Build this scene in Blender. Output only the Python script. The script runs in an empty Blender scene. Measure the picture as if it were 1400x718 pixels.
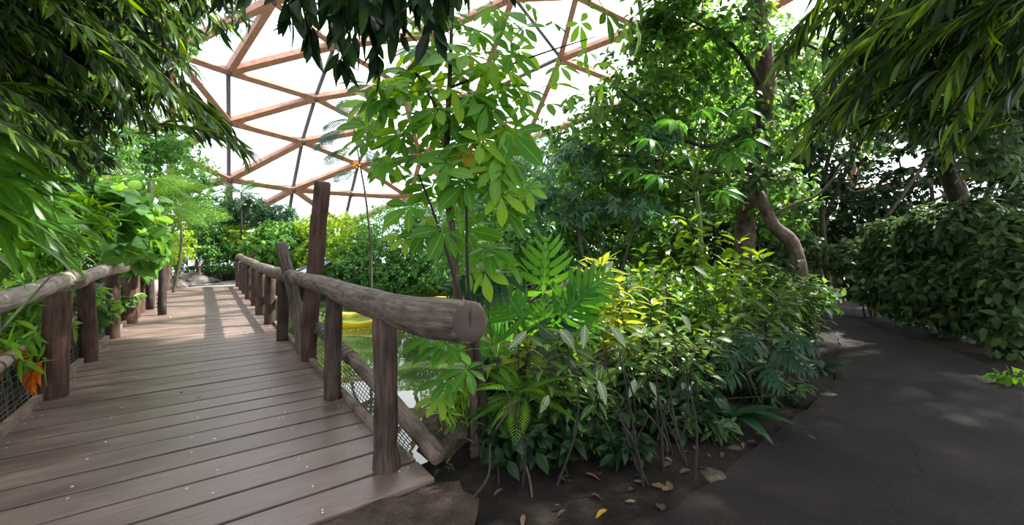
import bpy, bmesh, math, random
import numpy as np
from mathutils import Vector, Matrix, noise
from mathutils.geometry import delaunay_2d_cdt

C = bpy.context.scene
COL = C.collection
rng = np.random.RandomState(7)
random.seed(7)

# ------------------------------------------------------------------ camera, world, sun, exposure
F, CX, CY, CH = 560.0, 700.0, 343.0, 1.5          # focal length in pixels, principal point, eye height
cam_d = bpy.data.cameras.new('camera')
cam = bpy.data.objects.new('camera', cam_d)
COL.objects.link(cam)
cam.location = (0, 0, CH)
cam.rotation_euler = (math.pi / 2, 0, 0)
cam_d.sensor_width = 36.0
cam_d.lens = 36.0 * F / 1400.0
cam_d.shift_y = -(359.0 - CY) / 1400.0
cam_d.clip_start = 0.05
cam_d.clip_end = 300
C.camera = cam

world = bpy.data.worlds.new('cloudy_sky')
C.world = world
world.use_nodes = True
wn = world.node_tree
wn.nodes.clear()
w_out = wn.nodes.new('ShaderNodeOutputWorld')
w_bg = wn.nodes.new('ShaderNodeBackground')
w_tc = wn.nodes.new('ShaderNodeTexCoord')
w_nz = wn.nodes.new('ShaderNodeTexNoise')
w_rp = wn.nodes.new('ShaderNodeValToRGB')
w_nz.inputs['Scale'].default_value = 2.2
w_nz.inputs['Detail'].default_value = 5
w_rp.color_ramp.elements[0].position = 0.36
w_rp.color_ramp.elements[0].color = (0.55, 0.74, 1.0, 1)
w_rp.color_ramp.elements[1].position = 0.56
w_rp.color_ramp.elements[1].color = (0.96, 0.98, 1.0, 1)
wn.links.new(w_tc.outputs['Generated'], w_nz.inputs['Vector'])
wn.links.new(w_nz.outputs['Fac'], w_rp.inputs['Fac'])
wn.links.new(w_rp.outputs['Color'], w_bg.inputs['Color'])
wn.links.new(w_bg.outputs['Background'], w_out.inputs['Surface'])
w_bg.inputs['Strength'].default_value = 2.4

SUN = Vector((0.60, 0.26, 0.75)).normalized()      # towards the sun
sun_d = bpy.data.lights.new('sun', 'SUN')
sun_d.energy = 17.0
sun_d.angle = math.radians(1.5)
sun_d.color = (1.0, 0.95, 0.86)
sun = bpy.data.objects.new('sun', sun_d)
COL.objects.link(sun)
sun.rotation_euler = SUN.to_track_quat('Z', 'Y').to_euler()

C.view_settings.view_transform = 'Standard'
C.view_settings.look = 'None'
C.view_settings.gamma = 1.0
C.view_settings.use_curve_mapping = False
C.view_settings.exposure = 0.22
C.cycles.use_denoising = True
C.cycles.max_bounces = 8
C.cycles.diffuse_bounces = 4
C.cycles.transmission_bounces = 5
C.cycles.glossy_bounces = 3
C.cycles.transparent_max_bounces = 12

# ------------------------------------------------------------------ small helpers
def P(px, py, d):
    """point at depth d on the sight line through a pixel of the photograph"""
    return Vector(((px - CX) / F * d, d, CH + (CY - py) / F * d))

AX = Vector((-0.599, 0.801, 0.0))                  # along the footbridge
BX = Vector((0.801, 0.599, 0.0))                   # across it, to the right
def BR(s, t, z=0.0):
    v = AX * s + BX * t
    return Vector((v.x, v.y, z))

def nrm(a):
    return a / np.maximum(np.linalg.norm(a, axis=-1, keepdims=True), 1e-9)

class Tmpl:
    def __init__(self, v, uv, tri, quad):
        self.v = np.asarray(v, float).reshape(-1, 3)
        self.uv = np.asarray(uv, float).reshape(-1, 2)
        self.tri = np.asarray(tri, int).reshape(-1, 3)
        self.quad = np.asarray(quad, int).reshape(-1, 4)
        self.meshes = {}

class MB:
    """collects geometry and links it as one mesh object"""
    def __init__(self):
        self.v, self.uv, self.r, self.t, self.q, self.n = [], [], [], [], [], 0
    def raw(self, v, uv=None, tri=(), quad=(), r=0.0):
        v = np.asarray(v, float).reshape(-1, 3)
        k = len(v)
        self.v.append(v)
        self.uv.append(np.zeros((k, 2)) if uv is None else np.asarray(uv, float).reshape(-1, 2))
        self.r.append(np.full(k, r) if np.isscalar(r) else np.asarray(r, float))
        if len(tri): self.t.append(np.asarray(tri, int).reshape(-1, 3) + self.n)
        if len(quad): self.q.append(np.asarray(quad, int).reshape(-1, 4) + self.n)
        self.n += k
    def many(self, T, pos, R, scl, r):
        """N copies of a template: pos (N,3), R (N,3,3) columns = local axes, scl (N,)"""
        N, M = len(pos), len(T.v)
        if N == 0: return
        V = np.einsum('nij,mj->nmi', R, T.v) * np.asarray(scl).reshape(N, 1, 1) + pos[:, None, :]
        off = (np.arange(N) * M)[:, None, None]
        self.raw(V.reshape(-1, 3), np.tile(T.uv, (N, 1)), (T.tri[None] + off).reshape(-1, 3) if len(T.tri) else (),
                 (T.quad[None] + off).reshape(-1, 4) if len(T.quad) else (), np.repeat(r, M))
    def box(self, lo, hi, M=None):
        x0, y0, z0 = lo; x1, y1, z1 = hi
        v = np.array([[x0,y0,z0],[x1,y0,z0],[x1,y1,z0],[x0,y1,z0],[x0,y0,z1],[x1,y0,z1],[x1,y1,z1],[x0,y1,z1]], float)
        if M is not None:
            v = np.array([M @ Vector(p) for p in v])
        self.raw(v, v[:, :2], (), [[3,2,1,0],[4,5,6,7],[0,1,5,4],[1,2,6,5],[2,3,7,6],[3,0,4,7]], random.random())
    def tube(self, pts, rad, n=8, cap=True, rough=0.0, seed=0, r=None, inset=0.0):
        pts = np.asarray([tuple(p) for p in pts], float)
        K = len(pts)
        rad = np.full(K, rad) if np.isscalar(rad) else np.asarray(rad, float)
        tan = nrm(np.gradient(pts, axis=0))
        up = np.array([0, 0, 1.0]) if abs(tan[0, 2]) < .9 else np.array([1.0, 0, 0])
        x = nrm(np.cross(tan[0], up)); vs, uvs = [], []
        L = np.concatenate([[0], np.cumsum(np.linalg.norm(np.diff(pts, axis=0), axis=1))])
        for i in range(K):
            x = x - tan[i] * np.dot(x, tan[i]); x = x / (np.linalg.norm(x) + 1e-9)
            y = np.cross(tan[i], x)
            for j in range(n):
                a = 2 * math.pi * j / n
                rr = rad[i]
                if rough:
                    q = Vector((math.cos(a) * 1.3 + seed * 3.7, math.sin(a) * 1.3, L[i] * 2.2))
                    rr *= 1 + rough * noise.noise(q) + .5 * rough * noise.noise(q * 2.7)
                vs.append(pts[i] + (x * math.cos(a) + y * math.sin(a)) * rr)
                uvs.append((j / n, L[i]))
        q = [[i*n+j, i*n+(j+1) % n, (i+1)*n+(j+1) % n, (i+1)*n+j] for i in range(K-1) for j in range(n)]
        t = []
        if cap:
            a, b = len(vs), len(vs) + 1
            vs += [pts[0] - tan[0] * inset, pts[-1] + tan[-1] * inset]; uvs += [(0.5, 0), (0.5, L[-1])]
            t = [[a, (j+1) % n, j] for j in range(n)] + [[b, (K-1)*n+j, (K-1)*n+(j+1) % n] for j in range(n)]
        self.raw(vs, uvs, t, q, random.random() if r is None else r)
    def mesh(self, name, mat, off=None, smooth=True):
        me = bpy.data.meshes.new(name)
        if self.n:
            V = np.concatenate(self.v)
            if off is not None: V = V - np.array(off)
            UV = np.concatenate(self.uv); Rn = np.concatenate(self.r)
            T = np.concatenate(self.t) if self.t else np.zeros((0, 3), int)
            Q = np.concatenate(self.q) if self.q else np.zeros((0, 4), int)
            loops = np.concatenate([T.ravel(), Q.ravel()]).astype(np.int32)
            starts = np.concatenate([np.arange(len(T)) * 3, len(T) * 3 + np.arange(len(Q)) * 4]).astype(np.int32)
            tot = np.concatenate([np.full(len(T), 3), np.full(len(Q), 4)]).astype(np.int32)
            me.vertices.add(len(V)); me.vertices.foreach_set('co', V.ravel().astype(np.float32))
            me.loops.add(len(loops)); me.loops.foreach_set('vertex_index', loops)
            me.polygons.add(len(starts))
            me.polygons.foreach_set('loop_start', starts)
            me.polygons.foreach_set('loop_total', tot)
            me.update(calc_edges=True)
            me.polygons.foreach_set('use_smooth', np.full(len(starts), smooth))
            uvl = me.uv_layers.new(name='UVMap')
            uvl.data.foreach_set('uv', UV[loops].ravel().astype(np.float32))
            at = me.attributes.new('rnd', 'FLOAT', 'POINT')
            at.data.foreach_set('value', Rn.astype(np.float32))
            me.validate()
        me.materials.append(mat)
        return me
    def build(self, name, mat, parent=None, kind=None, smooth=True):
        off = parent.matrix_basis.translation if parent is not None else None
        if parent is not None and parent.parent is not None:
            off = off + parent.parent.matrix_basis.translation
        o = bpy.data.objects.new(name, self.mesh(name, mat, off, smooth))
        COL.objects.link(o)
        if parent is not None: o.parent = parent
        if kind: o['kind'] = kind
        return o

def tag(o, label=None, cat=None, group=None, kind=None):
    if label: o['label'] = label
    if cat: o['category'] = cat
    if group: o['group'] = group
    if kind: o['kind'] = kind
    return o

def thing(name, label, cat, loc, group=None):
    o = bpy.data.objects.new(name, None)
    COL.objects.link(o)
    o.empty_display_size = .1
    o.location = loc
    return tag(o, label, cat, group)

def smooth_path(pts, k=6):
    """Catmull-Rom through the points"""
    p = [Vector(q) for q in pts]
    p = [p[0] * 2 - p[1]] + p + [p[-1] * 2 - p[-2]]
    out = []
    for i in range(1, len(p) - 2):
        for j in range(k):
            t = j / k
            out.append(.5 * (2*p[i] + (p[i+1]-p[i-1])*t + (2*p[i-1]-5*p[i]+4*p[i+1]-p[i+2])*t*t + (3*p[i]-p[i-1]-3*p[i+1]+p[i+2])*t**3))
    out.append(p[-2])
    return out

# ------------------------------------------------------------------ materials
def new_mat(name):
    m = bpy.data.materials.new(name)
    m.use_nodes = True
    m.node_tree.nodes.clear()
    return m, m.node_tree.nodes, m.node_tree.links

def ramp(N, stops):
    r = N.new('ShaderNodeValToRGB')
    e = r.color_ramp.elements
    while len(e) < len(stops): e.new(.5)
    for i, (p, c) in enumerate(stops):
        e[i].position = p; e[i].color = (*c, 1)
    return r

def math_node(N, L, op, a, b=None, clamp=False):
    n = N.new('ShaderNodeMath'); n.operation = op; n.use_clamp = clamp
    for i, x in enumerate((a, b)):
        if x is None: continue
        if isinstance(x, (int, float)): n.inputs[i].default_value = x
        else: L.new(x, n.inputs[i])
    return n.outputs[0]

def leaf_mat(name, cols, trans=0.38, rough=0.38, vein=None, vein_n=8, vein_w=.16, mid=0.25, spec=.22):
    m, N, L = new_mat(name)
    at = N.new('ShaderNodeAttribute'); at.attribute_name = 'rnd'
    oi = N.new('ShaderNodeObjectInfo')
    s = math_node(N, L, 'FRACT', math_node(N, L, 'ADD', at.outputs['Fac'], oi.outputs['Random']))
    r = ramp(N, [(i / (len(cols) - 1), c) for i, c in enumerate(cols)])
    L.new(s, r.inputs['Fac'])
    uv = N.new('ShaderNodeUVMap'); sp = N.new('ShaderNodeSeparateXYZ')
    L.new(uv.outputs['UV'], sp.inputs[0])
    au = math_node(N, L, 'ABSOLUTE', math_node(N, L, 'SUBTRACT', sp.outputs['X'], .5))
    col = r.outputs['Color']
    mx = N.new('ShaderNodeMix'); mx.data_type = 'RGBA'
    L.new(col, mx.inputs['A'])
    midr = math_node(N, L, 'LESS_THAN', au, .035)
    if vein is None:
        mx.inputs['B'].default_value = (*[min(1, c * 1.7 + .03) for c in cols[len(cols) // 2]], 1)
        L.new(math_node(N, L, 'MULTIPLY', midr, mid), mx.inputs['Factor'])
    else:
        mx.inputs['B'].default_value = (*vein, 1)
        k = math_node(N, L, 'SUBTRACT', math_node(N, L, 'MULTIPLY', sp.outputs['Y'], vein_n), math_node(N, L, 'MULTIPLY', au, vein_n * .55))
        lat = math_node(N, L, 'LESS_THAN', math_node(N, L, 'FRACT', k), vein_w)
        L.new(math_node(N, L, 'MAXIMUM', lat, math_node(N, L, 'LESS_THAN', au, .05)), mx.inputs['Factor'])
    colr = mx.outputs['Result']
    b = N.new('ShaderNodeBsdfPrincipled')
    L.new(colr, b.inputs['Base Color'])
    b.inputs['Roughness'].default_value = rough
    b.inputs['Specular IOR Level'].default_value = spec
    tr = N.new('ShaderNodeBsdfTranslucent')
    hs = N.new('ShaderNodeHueSaturation')
    hs.inputs['Hue'].default_value = .47; hs.inputs['Saturation'].default_value = 1.14; hs.inputs['Value'].default_value = 2.2
    L.new(colr, hs.inputs['Color']); L.new(hs.outputs['Color'], tr.inputs['Color'])
    ms = N.new('ShaderNodeMixShader'); ms.inputs[0].default_value = trans
    L.new(b.outputs[0], ms.inputs[1]); L.new(tr.outputs[0], ms.inputs[2])
    o = N.new('ShaderNodeOutputMaterial'); L.new(ms.outputs[0], o.inputs['Surface'])
    return m

def wood_mat(name, c0, c1, c2, rough=.75, su=7, sv=1.1, bump=.5, crack=.5):
    """round timber: grain runs along v of the UV map"""
    m, N, L = new_mat(name)
    uv = N.new('ShaderNodeUVMap')
    mp = N.new('ShaderNodeMapping'); mp.inputs['Scale'].default_value = (su, sv, 1)
    oi = N.new('ShaderNodeObjectInfo')
    L.new(uv.outputs[0], mp.inputs['Vector'])
    cb = N.new('ShaderNodeCombineXYZ'); L.new(math_node(N, L, 'MULTIPLY', oi.outputs['Random'], 30), cb.inputs['Y'])
    L.new(cb.outputs[0], mp.inputs['Location'])
    n1 = N.new('ShaderNodeTexNoise'); n1.inputs['Scale'].default_value = 3; n1.inputs['Detail'].default_value = 8; n1.inputs['Roughness'].default_value = .65
    L.new(mp.outputs[0], n1.inputs['Vector'])
    tc = N.new('ShaderNodeTexCoord')
    n2 = N.new('ShaderNodeTexNoise'); n2.inputs['Scale'].default_value = 3.5; n2.inputs['Detail'].default_value = 5
    L.new(tc.outputs['Object'], n2.inputs['Vector'])
    s = math_node(N, L, 'ADD', math_node(N, L, 'MULTIPLY', n1.outputs['Fac'], .65), math_node(N, L, 'MULTIPLY', n2.outputs['Fac'], .35))
    r = ramp(N, [(.39, c0), (.5, c1), (.62, c2)])
    L.new(s, r.inputs['Fac'])
    b = N.new('ShaderNodeBsdfPrincipled'); L.new(r.outputs[0], b.inputs['Base Color'])
    b.inputs['Roughness'].default_value = rough
    bp = N.new('ShaderNodeBump'); bp.inputs['Strength'].default_value = bump; bp.inputs['Distance'].default_value = .02
    L.new(n1.outputs['Fac'], bp.inputs['Height']); L.new(bp.outputs[0], b.inputs['Normal'])
    o = N.new('ShaderNodeOutputMaterial'); L.new(b.outputs[0], o.inputs['Surface'])
    return m

def ground_mat(name, c0, c1, c2, scale=3.0, rough=.9, bump=.6, fine=40, crack=False, dist=.04):
    m, N, L = new_mat(name)
    tc = N.new('ShaderNodeTexCoord')
    n1 = N.new('ShaderNodeTexNoise'); n1.inputs['Scale'].default_value = scale; n1.inputs['Detail'].default_value = 9; n1.inputs['Roughness'].default_value = .62
    n2 = N.new('ShaderNodeTexNoise'); n2.inputs['Scale'].default_value = fine; n2.inputs['Detail'].default_value = 4
    for n in (n1, n2): L.new(tc.outputs['Object'], n.inputs['Vector'])
    s = math_node(N, L, 'ADD', math_node(N, L, 'MULTIPLY', n1.outputs['Fac'], .7), math_node(N, L, 'MULTIPLY', n2.outputs['Fac'], .3))
    r = ramp(N, [(.36, c0), (.5, c1), (.65, c2)])
    L.new(s, r.inputs['Fac'])
    b = N.new('ShaderNodeBsdfPrincipled'); L.new(r.outputs[0], b.inputs['Base Color'])
    b.inputs['Roughness'].default_value = rough
    b.inputs['Specular IOR Level'].default_value = .3
    h = s
    if crack:
        vo = N.new('ShaderNodeTexVoronoi'); vo.feature = 'DISTANCE_TO_EDGE'; vo.inputs['Scale'].default_value = .5
        wr = N.new('ShaderNodeMixRGB'); wr.blend_type = 'ADD'; wr.inputs[0].default_value = 1.0
        L.new(tc.outputs['Object'], wr.inputs[1]); L.new(n1.outputs['Color'], wr.inputs[2]); L.new(wr.outputs[0], vo.inputs['Vector'])
        cr = math_node(N, L, 'MULTIPLY', math_node(N, L, 'MINIMUM', vo.outputs['Distance'], .012), 22)
        h = math_node(N, L, 'ADD', s, cr)
    bp = N.new('ShaderNodeBump'); bp.inputs['Strength'].default_value = bump; bp.inputs['Distance'].default_value = dist
    L.new(h, bp.inputs['Height']); L.new(bp.outputs[0], b.inputs['Normal'])
    o = N.new('ShaderNodeOutputMaterial'); L.new(b.outputs[0], o.inputs['Surface'])
    return m

def flat_mat(name, c, rough=.5, metal=0.0):
    m, N, L = new_mat(name)
    b = N.new('ShaderNodeBsdfPrincipled')
    tc = N.new('ShaderNodeTexCoord'); n1 = N.new('ShaderNodeTexNoise'); n1.inputs['Scale'].default_value = 12; n1.inputs['Detail'].default_value = 4
    L.new(tc.outputs['Object'], n1.inputs['Vector'])
    r = ramp(N, [(.3, tuple(x * .8 for x in c)), (.7, tuple(min(1, x * 1.15) for x in c))])
    L.new(n1.outputs['Fac'], r.inputs['Fac']); L.new(r.outputs[0], b.inputs['Base Color'])
    b.inputs['Roughness'].default_value = rough; b.inputs['Metallic'].default_value = metal
    o = N.new('ShaderNodeOutputMaterial'); L.new(b.outputs[0], o.inputs['Surface'])
    return m

M = {}
M['log'] = wood_mat('weathered_log', (.0341,.0211,.0161), (.1240,.0837,.0651), (.2232,.1674,.1364), bump=.7)
M['log_pale'] = wood_mat('pale_weathered_log', (.1440,.0990,.0810), (.3600,.2790,.2385), (.5040,.4230,.3690), bump=.5)
M['log_dark'] = wood_mat('dark_post_wood', (.0217,.0118,.0087), (.0651,.0384,.0285), (.1240,.0794,.0589), bump=.8)
M['log_red'] = wood_mat('reddish_post_wood', (.028,.012,.008), (.085,.040,.027), (.15,.080,.056), bump=.6)
M['bark'] = wood_mat('brown_bark', (.03,.018,.012), (.095,.06,.042), (.19,.13,.095), su=4, sv=2.5, bump=.9)
M['bark_dark'] = wood_mat('dark_bark', (.0096,.0080,.0064), (.0280,.0208,.0160), (.0640,.0480,.0360), su=4, sv=3, bump=.7)
M['twig'] = wood_mat('twig_bark', (.02,.018,.01), (.06,.05,.026), (.12,.10,.05), su=4, sv=3, bump=.3)
M['green_stem'] = wood_mat('green_stem', (.05,.08,.02), (.10,.16,.04), (.17,.24,.07), su=4, sv=3, bump=.2, rough=.5)
M['curb'] = wood_mat('curb_board', (.08,.055,.04), (.19,.14,.105), (.30,.23,.18), su=2, sv=1.2)
M['beam'] = wood_mat('glulam_beam', (.25,.12,.075), (.35,.175,.11), (.44,.24,.16), su=2, sv=.6, bump=.1, rough=.6)
M['steel'] = flat_mat('grey_steel_strut', (.20,.18,.20), .5, .3)
M['rope'] = flat_mat('rope', (.16,.125,.09), .9)
M['net'] = flat_mat('net_cord', (.10,.09,.075), .9)
M['screw'] = flat_mat('screw_steel', (.62,.58,.55), .3, .8)
M['black'] = flat_mat('black_frame', (.02,.02,.022), .35)
M['sheet'] = flat_mat('printed_sheet', (.34,.40,.42), .25)
M['white'] = flat_mat('white_label', (.75,.76,.74), .4)
M['rock'] = ground_mat('boulder_rock', (.06,.05,.044), (.125,.108,.096), (.21,.19,.172), 4, .85, .8, 30)
M['rock_dark'] = ground_mat('dark_rock', (.035,.028,.022), (.085,.065,.05), (.16,.125,.095), 4, .85, .8, 30)
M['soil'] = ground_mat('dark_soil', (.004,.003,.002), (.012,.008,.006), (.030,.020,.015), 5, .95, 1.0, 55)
M['path'] = ground_mat('worn_path', (.0075,.0054,.0052), (.0165,.0120,.0115), (.036,.026,.024), 1.1, .85, .8, 70, True)
M['gravel'] = ground_mat('gravel_path', (.16,.14,.13), (.26,.235,.22), (.36,.33,.31), 3, .9, .5, 90)

def plank_mat():
    m, N, L = new_mat('deck_plank')
    tc = N.new('ShaderNodeTexCoord'); oi = N.new('ShaderNodeObjectInfo')
    mp = N.new('ShaderNodeMapping'); mp.inputs['Scale'].default_value = (1.2, 26, 1)
    cb = N.new('ShaderNodeCombineXYZ')
    L.new(math_node(N, L, 'MULTIPLY', oi.outputs['Random'], 40), cb.inputs['X']); L.new(math_node(N, L, 'MULTIPLY', oi.outputs['Random'], 17), cb.inputs['Y'])
    L.new(tc.outputs['Object'], mp.inputs['Vector']); L.new(cb.outputs[0], mp.inputs['Location'])
    n1 = N.new('ShaderNodeTexNoise'); n1.inputs['Scale'].default_value = 2.5; n1.inputs['Detail'].default_value = 7; n1.inputs['Roughness'].default_value = .6
    L.new(mp.outputs[0], n1.inputs['Vector'])
    mp2 = N.new('ShaderNodeMapping'); mp2.inputs['Scale'].default_value = (1.0, 2.2, 1); L.new(cb.outputs[0], mp2.inputs['Location'])
    L.new(tc.outputs['Object'], mp2.inputs['Vector'])
    n2 = N.new('ShaderNodeTexNoise'); n2.inputs['Scale'].default_value = 1.7; n2.inputs['Detail'].default_value = 5
    L.new(mp2.outputs[0], n2.inputs['Vector'])
    s = math_node(N, L, 'ADD', math_node(N, L, 'MULTIPLY', n1.outputs['Fac'], .5), math_node(N, L, 'MULTIPLY', n2.outputs['Fac'], .5))
    s = math_node(N, L, 'ADD', s, math_node(N, L, 'MULTIPLY', math_node(N, L, 'SUBTRACT', oi.outputs['Random'], .5), .10))
    r = ramp(N, [(.34, (.098,.064,.054)), (.5, (.160,.110,.094)), (.66, (.235,.170,.150))])
    L.new(s, r.inputs['Fac'])
    b = N.new('ShaderNodeBsdfPrincipled'); L.new(r.outputs[0], b.inputs['Base Color'])
    rr = ramp(N, [(.3, (.30,)*3), (.7, (.50,)*3)]); L.new(n2.outputs['Fac'], rr.inputs['Fac']); L.new(rr.outputs[0], b.inputs['Roughness'])
    bp = N.new('ShaderNodeBump'); bp.inputs['Strength'].default_value = .25; bp.inputs['Distance'].default_value = .006
    L.new(n1.outputs['Fac'], bp.inputs['Height']); L.new(bp.outputs[0], b.inputs['Normal'])
    o = N.new('ShaderNodeOutputMaterial'); L.new(b.outputs[0], o.inputs['Surface'])
    return m
M['plank'] = plank_mat()

def water_mat():
    m, N, L = new_mat('pond_water')
    b = N.new('ShaderNodeBsdfPrincipled')
    tc = N.new('ShaderNodeTexCoord')
    n1 = N.new('ShaderNodeTexNoise'); n1.inputs['Scale'].default_value = 1.3; n1.inputs['Detail'].default_value = 3
    L.new(tc.outputs['Object'], n1.inputs['Vector'])
    r = ramp(N, [(.35, (.018,.032,.010)), (.65, (.055,.08,.025))]); L.new(n1.outputs['Fac'], r.inputs['Fac'])
    L.new(r.outputs[0], b.inputs['Base Color'])
    b.inputs['Roughness'].default_value = .02; b.inputs['IOR'].default_value = 1.6
    b.inputs['Specular IOR Level'].default_value = .6
    n2 = N.new('ShaderNodeTexNoise'); n2.inputs['Scale'].default_value = 2.5; n2.inputs['Detail'].default_value = 2
    L.new(tc.outputs['Object'], n2.inputs['Vector'])
    bp = N.new('ShaderNodeBump'); bp.inputs['Strength'].default_value = .05; bp.inputs['Distance'].default_value = .05
    L.new(n2.outputs['Fac'], bp.inputs['Height']); L.new(bp.outputs[0], b.inputs['Normal'])
    o = N.new('ShaderNodeOutputMaterial'); L.new(b.outputs[0], o.inputs['Surface'])
    return m
M['water'] = water_mat()

def pane_mat():
    m, N, L = new_mat('foil_pane')
    a = N.new('ShaderNodeBsdfTransparent'); a.inputs['Color'].default_value = (.93,.95,.96,1)
    t = N.new('ShaderNodeBsdfTranslucent'); t.inputs['Color'].default_value = (.95,.96,.97,1)
    tc = N.new('ShaderNodeTexCoord'); n1 = N.new('ShaderNodeTexNoise'); n1.inputs['Scale'].default_value = .6; n1.inputs['Detail'].default_value = 3
    L.new(tc.outputs['Object'], n1.inputs['Vector'])
    r = ramp(N, [(.3, (.14,)*3), (.7, (.26,)*3)]); L.new(n1.outputs['Fac'], r.inputs['Fac'])
    ms = N.new('ShaderNodeMixShader'); L.new(r.outputs[0], ms.inputs[0]); L.new(a.outputs[0], ms.inputs[1]); L.new(t.outputs[0], ms.inputs[2])
    o = N.new('ShaderNodeOutputMaterial'); L.new(ms.outputs[0], o.inputs['Surface'])
    return m
M['pane'] = pane_mat()

M['fig'] = leaf_mat('long_fig_leaf', [(.0054,.0163,.0066), (.0120,.0338,.0087), (.0245,.0626,.0109), (.0462,.0979,.0152), (.0707,.1360,.0190), (.1120,.2160,.0240)], .48, .34)
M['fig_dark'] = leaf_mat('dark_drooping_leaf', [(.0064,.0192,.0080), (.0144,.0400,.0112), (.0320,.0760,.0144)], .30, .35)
M['palmate'] = leaf_mat('palmate_leaf', [(.047,.149,.022), (.074,.209,.027), (.115,.284,.038), (.176,.365,.047), (.22,.38,.035)], .45, .33, mid=.5)
M['yellow_leaf'] = leaf_mat('yellowed_leaf', [(.38,.24,.03), (.52,.33,.04), (.60,.40,.06)], .4, .45)
M['orange_leaf'] = leaf_mat('orange_withered_leaf', [(.33,.10,.015), (.48,.17,.02), (.56,.26,.04)], .35, .6)
M['strap'] = leaf_mat('strap_leaf', [(.033,.110,.015), (.066,.187,.022), (.121,.286,.033)], .42, .28, mid=.4)
M['broad'] = leaf_mat('broad_round_leaf', [(.048,.144,.030), (.078,.204,.048), (.120,.288,.060), (.204,.372,.060)], .40, .42, mid=.4)
M['hedge'] = leaf_mat('hedge_leaf', [(.048,.136,.035), (.080,.208,.048), (.128,.288,.064)], .32, .42)
M['hedge_yellow'] = leaf_mat('yellow_green_hedge_leaf', [(.0924,.2112,.0396), (.1716,.3300,.0462), (.2904,.4488,.0594), (.4752,.5544,.0792)], .4, .45)
M['tree'] = leaf_mat('tree_leaf', [(.040,.105,.038), (.066,.165,.046), (.105,.235,.050), (.17,.32,.054)], .48, .36)
M['tree_blue'] = leaf_mat('blue_green_leaf', [(.05,.125,.065), (.08,.18,.09), (.12,.225,.11)], .34, .38)
M['feather'] = leaf_mat('feathery_leaf', [(.033,.104,.026), (.058,.169,.036), (.098,.234,.046)], .36, .5)
M['fern'] = leaf_mat('fern_frond', [(.06,.17,.018), (.10,.24,.024), (.16,.32,.03)], .45, .45)
M['mimosa'] = leaf_mat('airy_frond', [(.025,.075,.055), (.04,.10,.07), (.06,.13,.085)], .4, .5)
M['philo'] = leaf_mat('lobed_leaf', [(.038,.149,.022), (.061,.209,.030), (.095,.270,.038)], .38, .26, mid=.5)
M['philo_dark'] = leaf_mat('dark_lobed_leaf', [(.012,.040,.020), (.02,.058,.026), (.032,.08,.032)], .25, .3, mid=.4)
M['sanch'] = leaf_mat('veined_leaf', [(.025,.071,.021), (.039,.101,.023), (.063,.144,.028)], .34, .33, vein=(.24,.31,.11), vein_n=9, vein_w=.13)
M['sanch_pale'] = leaf_mat('pale_veined_leaf', [(.09,.15,.065), (.14,.20,.10)], .3, .4, vein=(.50,.52,.38), vein_n=8, vein_w=.26)
M['sanch_yellow'] = leaf_mat('yellow_veined_leaf', [(.085,.16,.018), (.14,.21,.022), (.21,.26,.03)], .42, .35, vein=(.38,.40,.08), vein_n=9, vein_w=.24)
M['sanch_green'] = leaf_mat('fresh_green_leaf', [(.07,.16,.018), (.10,.20,.022), (.15,.26,.03)], .42, .33, mid=.7)
M['bush'] = leaf_mat('bush_leaf', [(.034,.074,.032), (.054,.105,.040), (.080,.145,.050), (.12,.18,.060)], .28, .36, mid=.35)
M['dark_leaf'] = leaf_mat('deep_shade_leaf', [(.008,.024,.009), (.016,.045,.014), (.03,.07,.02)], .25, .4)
M['litter'] = leaf_mat('dry_leaf', [(.08,.045,.024), (.13,.078,.043), (.19,.125,.07)], .12, .7)
M['lily'] = leaf_mat('lily_pad', [(.1600,.2500,.0300), (.2200,.3100,.0500)], .3, .4, mid=0)
M['lily_rim'] = leaf_mat('lily_pad_rim', [(.36,.33,.04), (.42,.39,.06)], .3, .45, mid=0)
M['weed'] = leaf_mat('floating_weed', [(.08,.14,.02), (.12,.19,.03), (.18,.25,.04)], .25, .5)

# ------------------------------------------------------------------ leaf templates (unit length along +y, normal +z)
def leaf(w=.18, n=4, fold=.25, droop=.25, kind='ovate', twist=0.0, y0=0.0, wave=0.0):
    v, uv, tri, quad = [(0, y0, 0)], [(.5, 0)], [], []
    for i in range(1, n):
        t = i / n
        if kind == 'ovate': h = w * math.sin(math.pi * t ** .72) ** .85
        elif kind == 'lance': h = w * math.sin(math.pi * t ** .8) ** 1.0
        elif kind == 'obovate': h = w * math.sin(math.pi * t ** 1.25) ** .85
        elif kind == 'round': h = w * math.sin(math.pi * t ** .62) ** .6
        else: h = w * min(1, t * 5) * (1 - t ** 3) ** .7
        z = -droop * t * t
        a = twist * t
        f = h * fold + wave * h * math.sin(i * 2.3)
        for sx, uu in ((-1, 0), (0, .5), (1, 1)):
            lx, lz = sx * h, (f if sx else 0)
            v.append((lx * math.cos(a) - lz * math.sin(a), y0 + t * (1 - .3 * droop * t), z + lx * math.sin(a) + lz * math.cos(a)))
            uv.append((uu, t))
    tip = len(v); v.append((0, y0 + 1 - .3 * droop, -droop)); uv.append((.5, 1))
    tri += [(0, 2, 1), (0, 3, 2)]
    for i in range(n - 2):
        a = 1 + 3 * i
        quad += [(a, a+1, a+4, a+3), (a+1, a+2, a+5, a+4)]
    a = 1 + 3 * (n - 2)
    tri += [(a, a+1, tip), (a+1, a+2, tip)]
    return Tmpl(v, uv, tri, quad)

def combine(items):
    """join (template, Matrix) pairs into one template"""
    v, uv, tri, quad, n = [], [], [], [], 0
    for T, Mx in items:
        A = np.array(Mx)
        v.append(T.v @ A[:3, :3].T + A[:3, 3]); uv.append(T.uv)
        tri.append(T.tri + n); quad.append(T.quad + n); n += len(T.v)
    return Tmpl(np.concatenate(v), np.concatenate(uv), np.concatenate(tri), np.concatenate(quad))

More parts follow.
